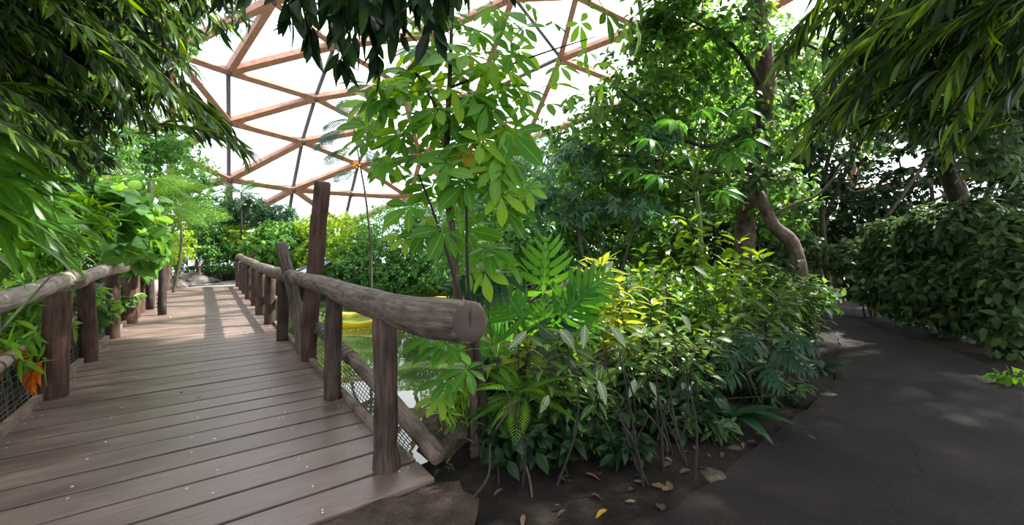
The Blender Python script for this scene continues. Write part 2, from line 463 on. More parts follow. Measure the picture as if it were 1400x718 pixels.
def stalk(p, q, r=.012):
    mb = MB(); mb.tube([p, ((Vector(p) + Vector(q)) / 2 + Vector((0, 0, .04))), q], r, 3, cap=False)
    return Tmpl(mb.v[0], np.full((mb.n, 2), .2), np.zeros((0, 3), int), mb.q[0])

def palmate(k=6, w=.16, spread=250, droop=.3, petiole=1.1, seed=0, n=4, kind='ovate'):
    rs = random.Random(seed); it = []
    for i in range(k):
        a = math.radians(-spread / 2 + spread * i / (k - 1))
        s = (1 - .38 * abs(a) / math.radians(spread / 2)) * rs.uniform(.85, 1.1)
        Mx = Matrix.Rotation(-a, 4, 'Z') @ Matrix.Rotation(math.radians(rs.uniform(-28, 2)), 4, 'X') @ Matrix.Rotation(rs.uniform(-.25, .25), 4, 'Y') @ Matrix.Scale(s, 4)
        it.append((leaf(w, n, .2, droop, kind, y0=.06), Mx))
    if petiole: it.append((stalk((0, -petiole, -.12), (0, 0, 0)), Matrix()))
    return combine(it)

def lobed(n=7, seed=0, w=.075, petiole=.9):
    rs = random.Random(seed); it = [(leaf(.075, 6, .1, .35, 'lance'), Matrix())]
    for i in range(n):
        t = .04 + .82 * i / (n - 1)
        for sx in (-1, 1):
            L = (.66 - .36 * (t - .2) ** 2 * 2.0 - .12 * t) * rs.uniform(.85, 1.1)
            ang = math.radians(78 - 45 * t + (28 if i == 0 else 0))
            Mx = Matrix.Translation((0, t * (1 - .1 * t), -.35 * t * t)) @ Matrix.Rotation(-sx * ang, 4, 'Z') @ Matrix.Rotation(rs.uniform(-.3, .05), 4, 'X') @ Matrix.Scale(L, 4)
            it.append((leaf(w / .7, 4, .15, .3, 'strap'), Mx))
    if petiole: it.append((stalk((0, -petiole, -.5), (0, 0, 0), .014), Matrix()))
    return combine(it)

def frond(n=18, plen=.28, droop=.5, sub=0, w=.03, start=.12, sl=.14, sw=.022):
    """feather leaf: rachis along y, pairs of pinnae, each pinna itself feathered when sub > 0"""
    it = [(stalk((0, 0, 0), (0, .02, 0), .006), Matrix())]
    yv = lambda t: (0, t * (1 - .3 * droop * t), -droop * t * t)
    mb = MB(); mb.tube([yv(t) for t in np.linspace(0, 1, 7)], np.linspace(.010, .003, 7), 3, cap=False)
    it = [(Tmpl(mb.v[0], np.full((mb.n, 2), .2), np.zeros((0, 3), int), mb.q[0]), Matrix())]
    if sub:
        pin_items = []
        for j in range(sub):
            u = .06 + .94 * j / sub
            for sx in (-1, 1):
                l = sl * math.sin(math.pi * min(.98, u * .75 + .22)) + .01
                pin_items.append((Tmpl([(0, -sw, 0), (sx * l, .01, -.01), (0, sw, 0)], [(.3, 0), (.3, 1), (.3, .5)], [(0, 1, 2)], []), Matrix.Translation((0, u, -.18 * u * u))))
        pin = combine(pin_items)
    else:
        pin = leaf(w / plen * .5, 2, .1, .15, 'lance')
    for i in range(n):
        t = start + (1 - start) * i / n
        L = plen * math.sin(math.pi * (.12 + .86 * ((t - start) / (1 - start))) ** .8) + .02
        p = yv(t)
        for sx in (-1, 1):
            ang = math.radians(72 - 30 * t)
            it.append((pin, Matrix.Translation(p) @ Matrix.Rotation(-sx * ang, 4, 'Z') @ Matrix.Rotation(-.15 - droop * t * .5, 4, 'X') @ Matrix.Scale(L, 4)))
    return combine(it)

T_LANCE = [leaf(.085, 4, .3, .18, 'lance', .2), leaf(.095, 4, .3, .34, 'lance', -.25), leaf(.075, 4, .35, .08, 'lance', .1)]
T_FIG = [leaf(.085, 5, .35, .2, 'lance', .3), leaf(.095, 5, .3, .32, 'lance', -.3), leaf(.075, 5, .4, .1, 'lance', .15)]
T_DROOP = [leaf(.14, 4, .25, .25, 'lance', .15), leaf(.155, 4, .25, .12, 'lance', -.2)]
T_OVATE = [leaf(.20, 4, .25, .25, 'ovate'), leaf(.23, 4, .2, .4, 'ovate', .15), leaf(.18, 4, .3, .12, 'ovate', -.2)]
T_ROUND = [leaf(.38, 5, .12, .28, 'round'), leaf(.42, 5, .15, .42, 'round', .1), leaf(.35, 5, .1, .15, 'round', -.1)]
T_CHEAP = [leaf(.24, 2, .25, .25, 'ovate'), leaf(.28, 2, .15, .4, 'ovate')]
T_CHEAP3 = [leaf(.24, 3, .25, .25, 'ovate'), leaf(.28, 3, .15, .4, 'ovate')]
T_STRAP = [leaf(.075, 7, .25, .45, 'strap', .2), leaf(.085, 7, .3, .75, 'strap', -.2), leaf(.07, 7, .25, .25, 'strap', .1)]
T_PALM = [palmate(6, .185, 250, .16, .9, 1, 6, 'obovate'), palmate(5, .20, 220, .12, .9, 2, 6, 'obovate'), palmate(7, .175, 280, .22, .9, 3, 6, 'obovate')]
T_HAND = [palmate(7, .15, 280, .25, 1.4, 5, 4, 'lance'), palmate(8, .14, 290, .35, 1.4, 6, 4, 'lance')]
T_LOBED = [lobed(7, 1), lobed(8, 2)]
T_FERN = [frond(15, .36, .45, 11, sl=.10), frond(16, .32, .7, 11, sl=.10)]
T_FERN_S = [frond(20, .22, .4, 0, .045), frond(20, .2, .6, 0, .045)]
T_MIMOSA = [frond(13, .36, .22, 10, start=.2, sl=.22, sw=.04), frond(13, .34, .4, 10, start=.2, sl=.22, sw=.04)]
T_SANCH = [leaf(.17, 6, .22, .30, 'ovate', .1), leaf(.19, 6, .2, .48, 'ovate', -.15), leaf(.155, 6, .25, .15, 'ovate', .15)]

def frames(d, up=None):
    """rotation columns from leaf directions (N,3) and normal hints"""
    d = nrm(np.asarray(d, float))
    up = np.tile(np.array([0, 0, 1.0]), (len(d), 1)) if up is None else np.asarray(up, float)
    x = np.cross(d, up); bad = np.linalg.norm(x, axis=1) < 1e-3
    x[bad] = np.array([1.0, 0, 0]); x = nrm(x)
    z = np.cross(x, d)
    return np.stack([x, d, z], axis=2)

def in_frame(pos, pad=12):
    d = np.maximum(pos[:, 1], 1e-3)
    px = CX + F * pos[:, 0] / d; py = CY - F * (pos[:, 2] - CH) / d
    return (pos[:, 1] > .3) & (px > -pad) & (px < 1400 + pad) & (py > -pad) & (py < 718 + pad), d

def place(parent, pos, R, scl, tmpls, mat, kobj=100, minpx=10, name='leaf', rest='foliage', cheap=None):
    """leaves: the ones that show largest are objects of their own, the rest one mesh"""
    pos = np.asarray(pos, float); scl = np.asarray(scl, float); N = len(pos)
    if not N: return
    vis, d = in_frame(pos)
    size = scl * F / d
    key = np.where(vis & (size * .6 >= minpx), size, -1)
    order = np.argsort(-key)
    chosen = [i for i in order[:kobj] if key[i] > 0]
    pick = rng.randint(0, len(tmpls), N)
    off = np.array(parent.location)
    A = np.zeros((N, 4, 4)); A[:, 3, 3] = 1
    A[:, :3, :3] = R * scl[:, None, None]; A[:, :3, 3] = pos - off
    for i in chosen:
        T = tmpls[pick[i]]
        me = T.meshes.get(mat.name)
        if me is None:
            mb = MB(); mb.raw(T.v, T.uv, T.tri, T.quad, 0.0)
            me = T.meshes[mat.name] = mb.mesh(name, mat)
        o = bpy.data.objects.new(name, me)
        o.parent = parent
        o.matrix_basis = Matrix(A[i].tolist())
        COL.objects.link(o)
    left = np.ones(N, bool); left[chosen] = False
    if left.sum():
        mb = MB()
        tt = cheap or tmpls
        pk = pick % len(tt)
        for k, T in enumerate(tt):
            s = left & (pk == k)
            mb.many(T, pos[s], R[s], scl[s], rng.rand(s.sum()))
        mb.build(rest, mat, parent, 'stuff')

def E(px, py, d, rpx, rpy, rd):
    """ellipsoid seen at a pixel: centre and radii in metres"""
    return (np.array(P(px, py, d)), np.array([rpx / F * d, rd, rpy / F * d]))

def clusters(ells, n, shell=.5):
    """twig tips and outward directions spread over ellipsoids in proportion to their size"""
    w = np.array([e[1][0] * e[1][2] + e[1][0] * e[1][1] for e in ells]); w = w / w.sum()
    ps, ds = [], []
    for (c, r), k in zip(ells, rng.multinomial(n, w)):
        u = nrm(rng.normal(size=(k, 3)))
        rad = shell + (1 - shell) * rng.rand(k, 1) ** .6
        ps.append(c + u * r * rad); ds.append(nrm(u / r + np.array([0, 0, .25 / r.mean()])))
    return np.concatenate(ps), np.concatenate(ds)

def rosettes(cp, cd, lpc, size, down=.35, spread=1.0, jit=.35, along=.25):
    """lpc leaves round every twig tip"""
    N = len(cp)
    k = lpc
    cp2 = np.repeat(cp, k, axis=0); cd2 = np.repeat(cd, k, axis=0)
    side = rng.normal(size=(N * k, 3)); side -= cd2 * (side * cd2).sum(1, keepdims=True); side = nrm(side)
    d = nrm(cd2 * rng.uniform(.1, .9, (N * k, 1)) + side * spread + np.array([0, 0, -down]) + rng.normal(size=(N * k, 3)) * .2)
    pos = cp2 - cd2 * (rng.rand(N * k, 1) * along * size * 4) + side * size * .05
    nh = np.array([0, 0, 1.0]) * .7 + cd2 * .5 + rng.normal(size=(N * k, 3)) * jit
    return pos, frames(d, nh), size * rng.uniform(.65, 1.15, N * k)

def above_water(pos, R, scl):
    ok = pos[:, 2] > gz_arr(pos) + .02
    return pos[ok], R[ok], scl[ok]

def gz_arr(pos):
    return np.array([ground_z(p[0], p[1]) for p in pos]) if len(pos) < 4000 else np.full(len(pos), -.5)

def stems(parent, base, tips, r0, mat, name='stem', n=6, k=6, stuff=None, sway=.12, r1=.25):
    """curved stems from the base to some of the tips, each a part (or one joined part when stuff is given)"""
    mbs = MB()
    for i, t in enumerate(tips):
        t = Vector(t); b = Vector(base) + Vector((random.uniform(-1, 1), random.uniform(-1, 1), 0)) * r0 * 3
        mid = b.lerp(t, .5) + Vector((random.uniform(-1, 1), random.uniform(-1, 1), .5)) * (t - b).length * sway
        mb = mbs if stuff else MB()
        mb.tube(smooth_path([b, mid, t], 5), np.linspace(r0, r0 * r1, 11), n, cap=False)
        if not stuff: mb.build(name, mat, parent)
    if stuff: mbs.build(stuff, mat, parent, 'stuff')

# ------------------------------------------------------------------ the setting: ground, pond, paths, dome
POND = [(-.36,3.45), (-.05,4.3), (.2,6), (.7,10), (.9,14), (.6,18.6), (-3,20.6), (-8,20.2), (-10.3,19.3), (-12.6,14.6), (-2.75,1.95), (-1.1,3.3), (-.75,3.2)]
def seg_dist(px, py, poly):
    best, inside = 1e9, False
    n = len(poly)
    for i in range(n):
        x0, y0 = poly[i]; x1, y1 = poly[(i + 1) % n]
        dx, dy = x1 - x0, y1 - y0
        t = max(0, min(1, ((px - x0) * dx + (py - y0) * dy) / (dx * dx + dy * dy)))
        best = min(best, math.hypot(px - x0 - t * dx, py - y0 - t * dy))
        if (y0 > py) != (y1 > py) and px < x0 + (py - y0) / (y1 - y0) * dx: inside = not inside
    return best if inside else -best
WATER_Z = -.70
PATH = [(.55,2.1), (.95,2.4), (1.51,2.83), (2.58,3.7), (3.5,4.5), (4.25,5.35), (5.2,6.5), (5.9,7.5), (6.55,8.9), (6.5,12), (7.9,12), (7.5,8.9), (6.95,7.6), (6.5,5.9), (5.8,4.6), (5.4,3), (5.4,-3), (-3,-3), (-2.2,-1), (-.4,1.1), (.1,1.7)]
def ground_z(x, y):
    d = seg_dist(x, y, POND)
    h = .03 * noise.noise(Vector((x * .7, y * .7, 1))) + .03 * noise.noise(Vector((x * 2.6, y * 2.6, 4))) + .012
    if 0 < y < 12.5 or x > -3: h -= .09 * max(0, min(1, (seg_dist(x, y, PATH) + .02) / .25))
    k = max(0, min(1, (d + .12) / .5)); k = k * k * (3 - 2 * k)
    s = -.599 * x + .801 * y; t = .801 * x + .599 * y
    if -1.6 < t < 1.5 and s < 21.5: h -= .16 * max(0, min(1, (s - 2.45) / .3))
    if abs(s - 2.4) < .5 and -1.7 < t < 1.5: h = h * .4 - .035
    return h - 1.25 * k
mb = MB()
gx = np.concatenate([np.arange(-24, -4, .5), np.arange(-4, 8, .14), np.arange(8, 20.1, .5)])
gy = np.concatenate([np.arange(-9, 1, .5), np.arange(1, 9, .14), np.arange(9, 31.1, .5)])
V = [(x, y, ground_z(x, y)) for y in gy for x in gx]
nx = len(gx)
Q = [(j*nx+i, j*nx+i+1, (j+1)*nx+i+1, (j+1)*nx+i) for j in range(len(gy)-1) for i in range(nx-1)]
mb.raw(V, np.array(V)[:, :2], (), Q)
tag(mb.build('ground', M['soil']), kind='structure')

mb = MB()
mb.raw([(-13.6,1.2,WATER_Z), (2.4,1.2,WATER_Z), (2.4,21.6,WATER_Z), (-13.6,21.6,WATER_Z)], None, (), [(0,1,2,3)])
tag(mb.build('pond_water', M['water']), 'still green pond water reflecting the dome beside the footbridge', kind='structure')

def paved(name, poly, z, mat, step=.22, amp=.012):
    pts = [Vector(p) for p in poly]; n = len(pts)
    dense = []
    for i in range(n):
        a, b = pts[i], pts[(i + 1) % n]
        k = max(1, int((b - a).length / step))
        dense += [a.lerp(b, j / k) + Vector((random.uniform(-.03, .03), random.uniform(-.03, .03))) for j in range(k)]
    m = len(dense); allp = list(dense)
    pl = [(p.x, p.y) for p in dense]
    x0, x1 = min(p[0] for p in pl), max(p[0] for p in pl); y0, y1 = min(p[1] for p in pl), max(p[1] for p in pl)
    for x in np.arange(x0, x1, step):
        for y in np.arange(y0, y1, step):
            if seg_dist(x, y, poly) > step * .6: allp.append(Vector((x, y)))
    vo, eo, fo, *_ = delaunay_2d_cdt(allp, [], [list(range(m))], 1, 1e-4)
    mb = MB()
    v = [(p.x, p.y, z + amp * noise.noise(Vector((p.x * 1.3, p.y * 1.3, 3))) + amp * .7 * noise.noise(Vector((p.x * 4, p.y * 4, 9)))) for p in vo]
    mb.raw(v, np.array(v)[:, :2], [f for f in fo if len(f) == 3])
    return tag(mb.build(name, mat), kind='structure')
paved('path', PATH, .012, M['path'])
M['earth'] = ground_mat('lit_brown_earth', (.026,.017,.012), (.062,.042,.032), (.12,.085,.066), 4, .95, 1.0, 60)
paved('path', [tuple(BR(2.44,1.22)[:2]), (-.36,2.72), (-.22,2.5), (-.2,2.2), (-.1,1.75), (-.35,1.2), tuple(BR(2.44,-.6)[:2])], -.012, M['earth'], .12, .022)  # lighter soil patch: light at the bridge foot put into its colour
paved('path', [tuple(BR(20.9,-1.35)[:2]), tuple(BR(20.9,1.15)[:2]), tuple(BR(22.5,1.5)[:2]), tuple(BR(24.5,3.2)[:2]), tuple(BR(25.5,6)[:2]), tuple(BR(27.5,6)[:2]), tuple(BR(27,2)[:2]), tuple(BR(25,-.6)[:2]), tuple(BR(22.5,-1.5)[:2])], .01, M['gravel'], .4)

# geodesic dome: nodes on a sphere, convex hull gives the triangles
DC, DR = Vector((-2.0, 10.0, -4.0)), 20.0
def on_dome(px, py):
    u = Vector(((px - CX) / F, 1, (CY - py) / F)); o = Vector((0, 0, CH)) - DC
    a, b, c = u.dot(u), 2 * u.dot(o), o.dot(o) - DR * DR
    return Vector((0, 0, CH)) + u * ((-b + math.sqrt(b * b - 4 * a * c)) / (2 * a))
HAND = {'A':(431,131), 'B':(413,191), 'E':(400,257), 'F':(480,263), 'C':(490,222), 'D':(311,94), 'M':(312,164), 'L':(312,243), 'N':(514,173), 'G':(767,77),
        'H':(880,33), 'I':(458,58), 'Q':(548,112), 'R':(588,44), 'S':(702,-8), 'T':(650,132), 'O':(575,215), 'Pp':(560,268), 'X':(372,-4), 'Y':(232,66), 'Kk':(232,205),
        'U':(890,125), 'W':(480,-40), 'Z':(575,-70), 'V':(865,-70), 'L2':(232,262), 'T2':(720,190), 'E2':(392,310), 'F2':(470,306), 'L3':(310,305)}
METAL = {('A','B'), ('B','E'), ('D','M'), ('L','M'), ('C','N'), ('C','F'), ('G','S'), ('G','T'), ('H','V'), ('E','E2'), ('F','F2'), ('A','I')}
names, nodes = [], []
for k, p in HAND.items(): names.append(k); nodes.append(on_dome(*p))
hand_n = len(nodes)
hd = [(p - DC).normalized() for p in nodes]
step = math.radians(14)
el = 12.0
row = 0
while el < 89:
    k = max(4, int(round(2 * math.pi * math.cos(math.radians(el)) / (step * 1.05))))
    for i in range(k):
        a = 2 * math.pi * (i + .5 * (row % 2)) / k
        u = Vector((math.cos(a) * math.cos(math.radians(el)), math.sin(a) * math.cos(math.radians(el)), math.sin(math.radians(el))))
        if min(math.degrees(u.angle(h)) for h in hd) > 8.0: names.append(None); nodes.append(DC + u * DR)
    el += 12; row += 1
bm = bmesh.new()
bv = [bm.verts.new(p) for p in nodes] + [bm.verts.new(DC + Vector((math.cos(a), math.sin(a), -.2)) * DR * .5) for a in (0, 2.1, 4.2)]
bm.verts.index_update()
bmesh.ops.convex_hull(bm, input=bm.verts)
bm.verts.ensure_lookup_table()
NN = len(nodes)
dome = bpy.data.objects.new('ceiling', None); COL.objects.link(dome); dome.location = (DC.x, DC.y, 0)
tag(dome, 'geodesic dome of brown timber beams and white foil panes over the garden', kind='structure')
tris = [[v.index for v in f.verts] for f in bm.faces if all(v.index < NN for v in f.verts)]
edges = {}
for f in tris:
    for i in range(3): edges[tuple(sorted((f[i], f[(i + 1) % 3])))] = True
rest_b, rest_p, rest_s = MB(), MB(), MB()
def dome_seen(ps):
    for p in ps:
        if p.y > 1:
            x, y = CX + F * p.x / p.y, CY - F * (p.z - CH) / p.y
            if -80 < x < 1480 and -80 < y < 360: return True
    return False
for (i, j) in edges:
    a, b = nodes[i], nodes[j]
    metal = names[i] and names[j] and tuple(sorted((names[i], names[j]))) in METAL
    z = ((a + b) / 2 - DC).normalized(); y = (b - a).normalized(); x = y.cross(z)
    L = (b - a).length
    W, H = (.085, .17) if metal else (.13, .44)
    Mx = Matrix((( x.x, y.x, z.x, a.x), (x.y, y.y, z.y, a.y), (x.z, y.z, z.z, a.z), (0, 0, 0, 1)))
    seen = dome_seen([a, b])
    tgt = MB() if seen else (rest_s if metal else rest_b)
    v = np.array([Mx @ Vector(p) for p in [(-W,.15,-H),(W,.15,-H),(W,L-.15,-H),(-W,L-.15,-H),(-W,.15,0),(W,.15,0),(W,L-.15,0),(-W,L-.15,0)]])
    uv = [(0,0),(1,0),(1,L),(0,L),(0,0),(1,0),(1,L),(0,L)]
    tgt.raw(v, uv, (), [[3,2,1,0],[4,5,6,7],[0,1,5,4],[1,2,6,5],[2,3,7,6],[3,0,4,7]])
    if seen: tgt.build('steel_strut' if metal else 'beam', M['steel' if metal else 'beam'], dome, smooth=False)
rest_b.build('beams_behind', M['beam'], dome, 'stuff', False)
for f in tris:
    p = [nodes[i] for i in f]; c = (p[0] + p[1] + p[2]) / 3; nrm_ = (c - DC).normalized()
    v = []
    for q in p: v.append(q + nrm_ * .03)
    v.append(c + nrm_ * .38)
    for q in p: v.append((q + c) / 2 + nrm_ * .30)
    t = [(0,1,3),(1,2,3),(2,0,3)]
    tgt = MB() if dome_seen(p) else rest_p
    tgt.raw(v[:4], None, t)
    if tgt is not rest_p: tgt.build('pane', M['pane'], dome)
rest_p.build('panes_behind', M['pane'], dome, 'stuff')
hub = None
for i, p in enumerate(nodes):
    if not dome_seen([p]): continue
    if hub is None:
        mb = MB(); mb.tube([(0,0,-.42), (0,0,.02)], .17, 10); hub = mb.mesh('hub', M['steel'])
    o = bpy.data.objects.new('hub', hub); o.parent = dome; COL.objects.link(o)
    o.matrix_basis = Matrix.Translation(p - dome.location) @ (p - DC).to_track_quat('Z', 'Y').to_matrix().to_4x4()
# low ring wall that carries the dome
mb = MB(); n = 72; v = []
ringr = DR * math.cos(math.radians(12)) + .25; ringz = DC.z + DR * math.sin(math.radians(12)) + .1
for i in range(n):
    a = 2 * math.pi * i / n
    for (r, z) in ((ringr, -.6), (ringr, ringz), (ringr + .3, ringz), (ringr + .3, -.6)): v.append((DC.x + r * math.cos(a), DC.y + r * math.sin(a), z))
mb.raw(v, None, (), [(i*4+k, ((i+1) % n)*4+k, ((i+1) % n)*4+k+1, i*4+k+1) for i in range(n) for k in range(3)])
tag(mb.build('wall_ring', M['rock_dark'], smooth=False), 'low dark ring wall under the dome', kind='structure')

# ------------------------------------------------------------------ footbridge
deck = thing('footbridge', 'brown plank footbridge leading away over the pond on the left', 'bridge', BR(2.46, 0))
mb = MB()
pw, T0, T1 = .30, -1.37, 1.21
W2 = (pw - .027) / 2
v, L2 = [], (T1 - T0) / 2
sec = [(-W2, -.055), (W2, -.055), (W2, -.004), (W2 - .003, 0), (-W2 + .003, 0), (-W2, -.004)]
for x in (-L2, -L2 * .33, L2 * .33, L2):
    for (y, z) in sec: v.append((x, y, z))
q = [(k*6+i, k*6+(i+1) % 6, (k+1)*6+(i+1) % 6, (k+1)*6+i) for k in range(3) for i in range(6)]
q += [(0,5,4,1), (1,4,3,2), (18,19,22,23), (19,20,21,22)]
mb.raw(v, np.array(v)[:, :2], (), q)
plank_me = mb.mesh('plank', M['plank'], smooth=False)
rotb = math.atan2(BX.y, BX.x)
rs = random.Random(3)
screws = MB()
T_SCREW = None
sc_pos = []
for i in range(62):
    s = 2.46 + pw * (i + .5)
    p = BR(s, (T0 + T1) / 2) - deck.location
    o = bpy.data.objects.new('plank', plank_me); o.parent = deck; COL.objects.link(o)
    o.location = (p.x, p.y, rs.uniform(-.004, .003))
    o.rotation_euler = (rs.uniform(-.006, .006), 0, rotb + rs.uniform(-.0025, .0025))
    for t in (-1.28, -1.22, -.66, -.06, .03, .50, .56, 1.02, 1.15):
        if rs.random() < .72: sc_pos.append(BR(s + rs.choice((-.07, .07)) + rs.uniform(-.02, .02), t + rs.uniform(-.04, .04), .0015))
for p in sc_pos:
    screws.tube([p - Vector((0, 0, .004)), p + Vector((0, 0, .002)), p + Vector((0, 0, .0035))], [.0085, .0085, .005], 7)
screws.build('screw_heads', M['screw'], deck, 'stuff')
for t in (-1.1, -.1, .9):
    mb = MB(); mb.box((-.06, 0, -.26), (.06, 18.5, -.058), Matrix.Translation(BR(2.5, t)) @ Matrix.Rotation(math.atan2(AX.y, AX.x) - math.pi / 2, 4, 'Z'))
    mb.build('joist', M['curb'], deck, smooth=False)

def log(parent, name, pts, rad, mat, rough=.12, n=14, k=5, seed=0, inset=.0, label=None):
    pa = smooth_path(pts, k)
    m = len(pa)
    r = np.interp(np.linspace(0, 1, m), np.linspace(0, 1, len(rad)), rad) if not np.isscalar(rad) else np.full(m, rad)
    # round the ends over
    mb = MB(); pa2 = [pa[0]] + pa + [pa[-1]]
    r2 = np.concatenate([[r[0] * .86], r, [r[-1] * .86]])
    t0 = (pa[1] - pa[0]).normalized(); t1 = (pa[-1] - pa[-2]).normalized()
    pa2[0] = pa[0] - t0 * .015; pa2[-1] = pa[-1] + t1 * .015
    mb.tube(pa2, r2, n, True, rough, seed, inset=inset)
    o = mb.build(name, mat, parent)
    if label: o['label'] = label
    return o

def rope_rings(parent, pts, rad, every=.09, name='rope_winding'):
    pa = smooth_path(pts, 8); mb = MB(); acc = 0
    for a, b in zip(pa[:-1], pa[1:]):
        L = (b - a).length; d = (b - a).normalized(); acc += L
        if acc < every: continue
        acc = 0
        x = d.orthogonal().normalized(); y = d.cross(x)
        ring = [a + (x * math.cos(u) + y * math.sin(u)) * (rad + .006) for u in np.linspace(0, 2 * math.pi, 11)]
        mb.tube(ring, .008, 4, cap=False)
    if mb.n: mb.build(name, M['rope'], parent, 'stuff')

def net(parent, f, s0, s1, nu, nv, name='rope_net', r=.004):
    """f(s, v) -> point, v from 0 (bottom) to 1 (top)"""
    mb = MB()
    for j in range(nv + 1):
        mb.tube([f(s, j / nv) for s in np.linspace(s0, s1, 9)], r, 3, cap=False)
    for i in range(nu + 1):
        s = s0 + (s1 - s0) * i / nu
        mb.tube([f(s, 0), f(s + .03, .5), f(s, 1)], r, 3, cap=False)
    return mb.build(name, M['net'], parent, 'stuff')

# right railing
rr_ = thing('railing', 'rustic log railing with tall leaning pole along right side of footbridge', 'railing', BR(2.79, 1.02))
post_spec = [(2.79,1.00,.082,1.02), (4.43,1.03,.080,1.02), (7.83,1.03,.085,1.0), (9.70,1.05,.10,1.0), (11.28,1.05,.115,1.0), (13.2,1.09,.11,1.02), (15.07,1.09,.12,1.05), (17.0,1.11,.11,1.05), (18.7,1.12,.11,1.05), (20.7,1.12,.11,1.05)]
for k, (s, t, r, h) in enumerate(post_spec):
    b = BR(s, t); lean = Vector((random.uniform(-.03, .03), random.uniform(-.03, .03), 0))
    if k == 0:
        mb = MB()
        log(rr_, 'post', [b + Vector((0,0,-.3)), b + Vector((0,0,.02)), b + Vector((-.006,0,.14)), b + Vector((.0,0,.3)), b + Vector((-.008,.01,.6)), b + Vector((-.012,0,1.03))],
            [.094, .094, .074, .082, .078, .084], M['log_dark'], .18, 16, 6, 1)
    else:
        log(rr_, 'post', [b + Vector((0,0,-.3)), b + lean * .3 + Vector((0,0,.4)), b + lean + Vector((0,0,h))], [r * 1.08, r, r * .98], M['log_dark'], .16, 12, 5, k * 2.3)
# leaning pole and its lower neighbour
tb = BR(6.2, 1.13)
tp = P(441, 250, 5.45)
tpl = log(rr_, 'tall_pole', [tb + Vector((0,0,-.4)), P(424, 440, 5.6), P(431, 365, 5.52), P(436, 305, 5.48), tp], [.098, .098, .108, .10, .105], M['log_red'], .14, 16, 6, 9, label='tall reddish pole standing above the handrail')
td = (tp - P(436, 305, 5.48)).normalized()
mb = MB(); mb.tube([tp + td * .012, tp + td * .020, tp + td * .0205], [.088, .085, .03], 16, True, .05, 9); mb.build('cut_top', M['log_pale'], tpl)['label'] = 'pale sawn top of the tall pole'
log(rr_, 'leaning_post', [P(418, 492, 6.0), P(408, 440, 6.3), P(399, 395, 6.4), P(391, 362, 6.45), P(384, 334, 6.5)], [.10, .10, .085, .088, .085], M['log'], .2, 14, 6, 4, label='crooked shorter post leaning over the walkway')
hr = [BR(1.66, .985, 1.165), BR(2.2, 1.0, 1.125), BR(2.9, 1.02, 1.10), BR(3.8, 1.03, 1.10), BR(4.9, 1.05, 1.12), BR(6.15, 1.08, 1.10)]
hrl = log(rr_, 'handrail', hr, [.105, .112, .11, .108, .105, .10, .10], M['log'], .10, 22, 8, 21, inset=-.004)
mb = MB(); e0 = BR(1.66, .985, 1.165); ed = (e0 - BR(2.2, 1.0, 1.125)).normalized()
mb.tube([e0 + ed * .012, e0 + ed * .0185, e0 + ed * .019], [.092, .088, .03], 22, True, .06, 21)
M['cut'] = flat_mat('weathered_end_grain', (.075, .055, .045), .85)
ce = mb.build('cut_end', M['cut'], hrl); ce['label'] = 'dark cracked cut end of the handrail'
mb = MB(); q = e0 + ed * .019
for a0, l in ((.5, .085), (2.4, .06), (4.0, .07), (5.3, .05)):
    dv = BX.cross(ed) * math.sin(a0) + Vector((0, 0, 1)) * math.cos(a0)
    sv = ed.cross(dv).normalized() * .006
    mb.raw([q - sv, q + sv, q + dv.normalized() * l, q - sv + ed * .001, q + sv + ed * .001, q + dv.normalized() * l + ed * .001], None, [(0, 1, 2), (3, 5, 4)])
mb.build('end_crack', M['bark_dark'], hrl, smooth=False)
hs = [BR(6.25, 1.09, 1.10), BR(7.2, 1.06, 1.10), BR(8.6, 1.05, 1.09), BR(9.9, 1.05, 1.09)]
log(rr_, 'handrail', hs, [.10, .105, .11, .11], M['log'], .14, 14, 6, 33)
log(rr_, 'handrail', [BR(9.85, 1.06, 1.10), BR(11.4, 1.06, 1.10), BR(13.3, 1.09, 1.12)], [.105, .11, .11], M['log'], .14, 14, 6, 35)
log(rr_, 'handrail', [BR(13.2, 1.09, 1.13), BR(15, 1.10, 1.16), BR(17.1, 1.11, 1.18)], [.11, .12, .12], M['log'], .14, 14, 6, 37)
log(rr_, 'handrail', [BR(17, 1.11, 1.18), BR(18.8, 1.12, 1.22), BR(20.4, 1.13, 1.26), BR(20.9, 1.10, 1.18)], [.12, .12, .13, .11], M['log'], .14, 14, 6, 39)
log(rr_, 'branch_stub', [BR(16.2, 1.05, 1.12), BR(15.7, 1.2, 1.32), BR(15.3, 1.35, 1.45)], [.05, .04, .02], M['log_dark'], .2, 8, 4)
lowpts = [BR(2.55, 1.27, .10), BR(3.5, 1.27, .23), BR(4.6, 1.26, .34), BR(5.6, 1.25, .41), BR(6.6, 1.22, .46), BR(8.2, 1.2, .46)]
lwl = log(rr_, 'lower_log', lowpts, [.066, .064, .066, .066, .062, .06], M['log'], .10, 14, 6, 51)
rope_rings(lwl, lowpts[2:], .066)
low2 = [BR(8.0, 1.2, .48), BR(10.5, 1.2, .47), BR(14, 1.22, .5), BR(20.6, 1.24, .5)]
log(rr_, 'lower_log', low2, .062, M['log'], .12, 10, 5, 53)
for (s0, s1, nu) in ((2.9, 6.2, 46), (6.3, 12, 60)):
    def rnet(s, v):
        zt = np.interp(s, [2.55, 3.5, 4.6, 5.6, 6.6, 21], [.10, .23, .34, .41, .46, .48]) - .05
        return BR(s, 1.17 + .10 * v, -.02 + (zt + .02) * v)
    net(rr_, rnet, s0, s1, nu, 9)
mb = MB()
mb.box((-.028, 0, -.10), (.028, 17.7, .055), Matrix.Translation(BR(2.95, 1.14)) @ Matrix.Rotation(math.atan2(AX.y, AX.x) - math.pi / 2, 4, 'Z'))
mb.build('curb_board', M['curb'], rr_, smooth=False)

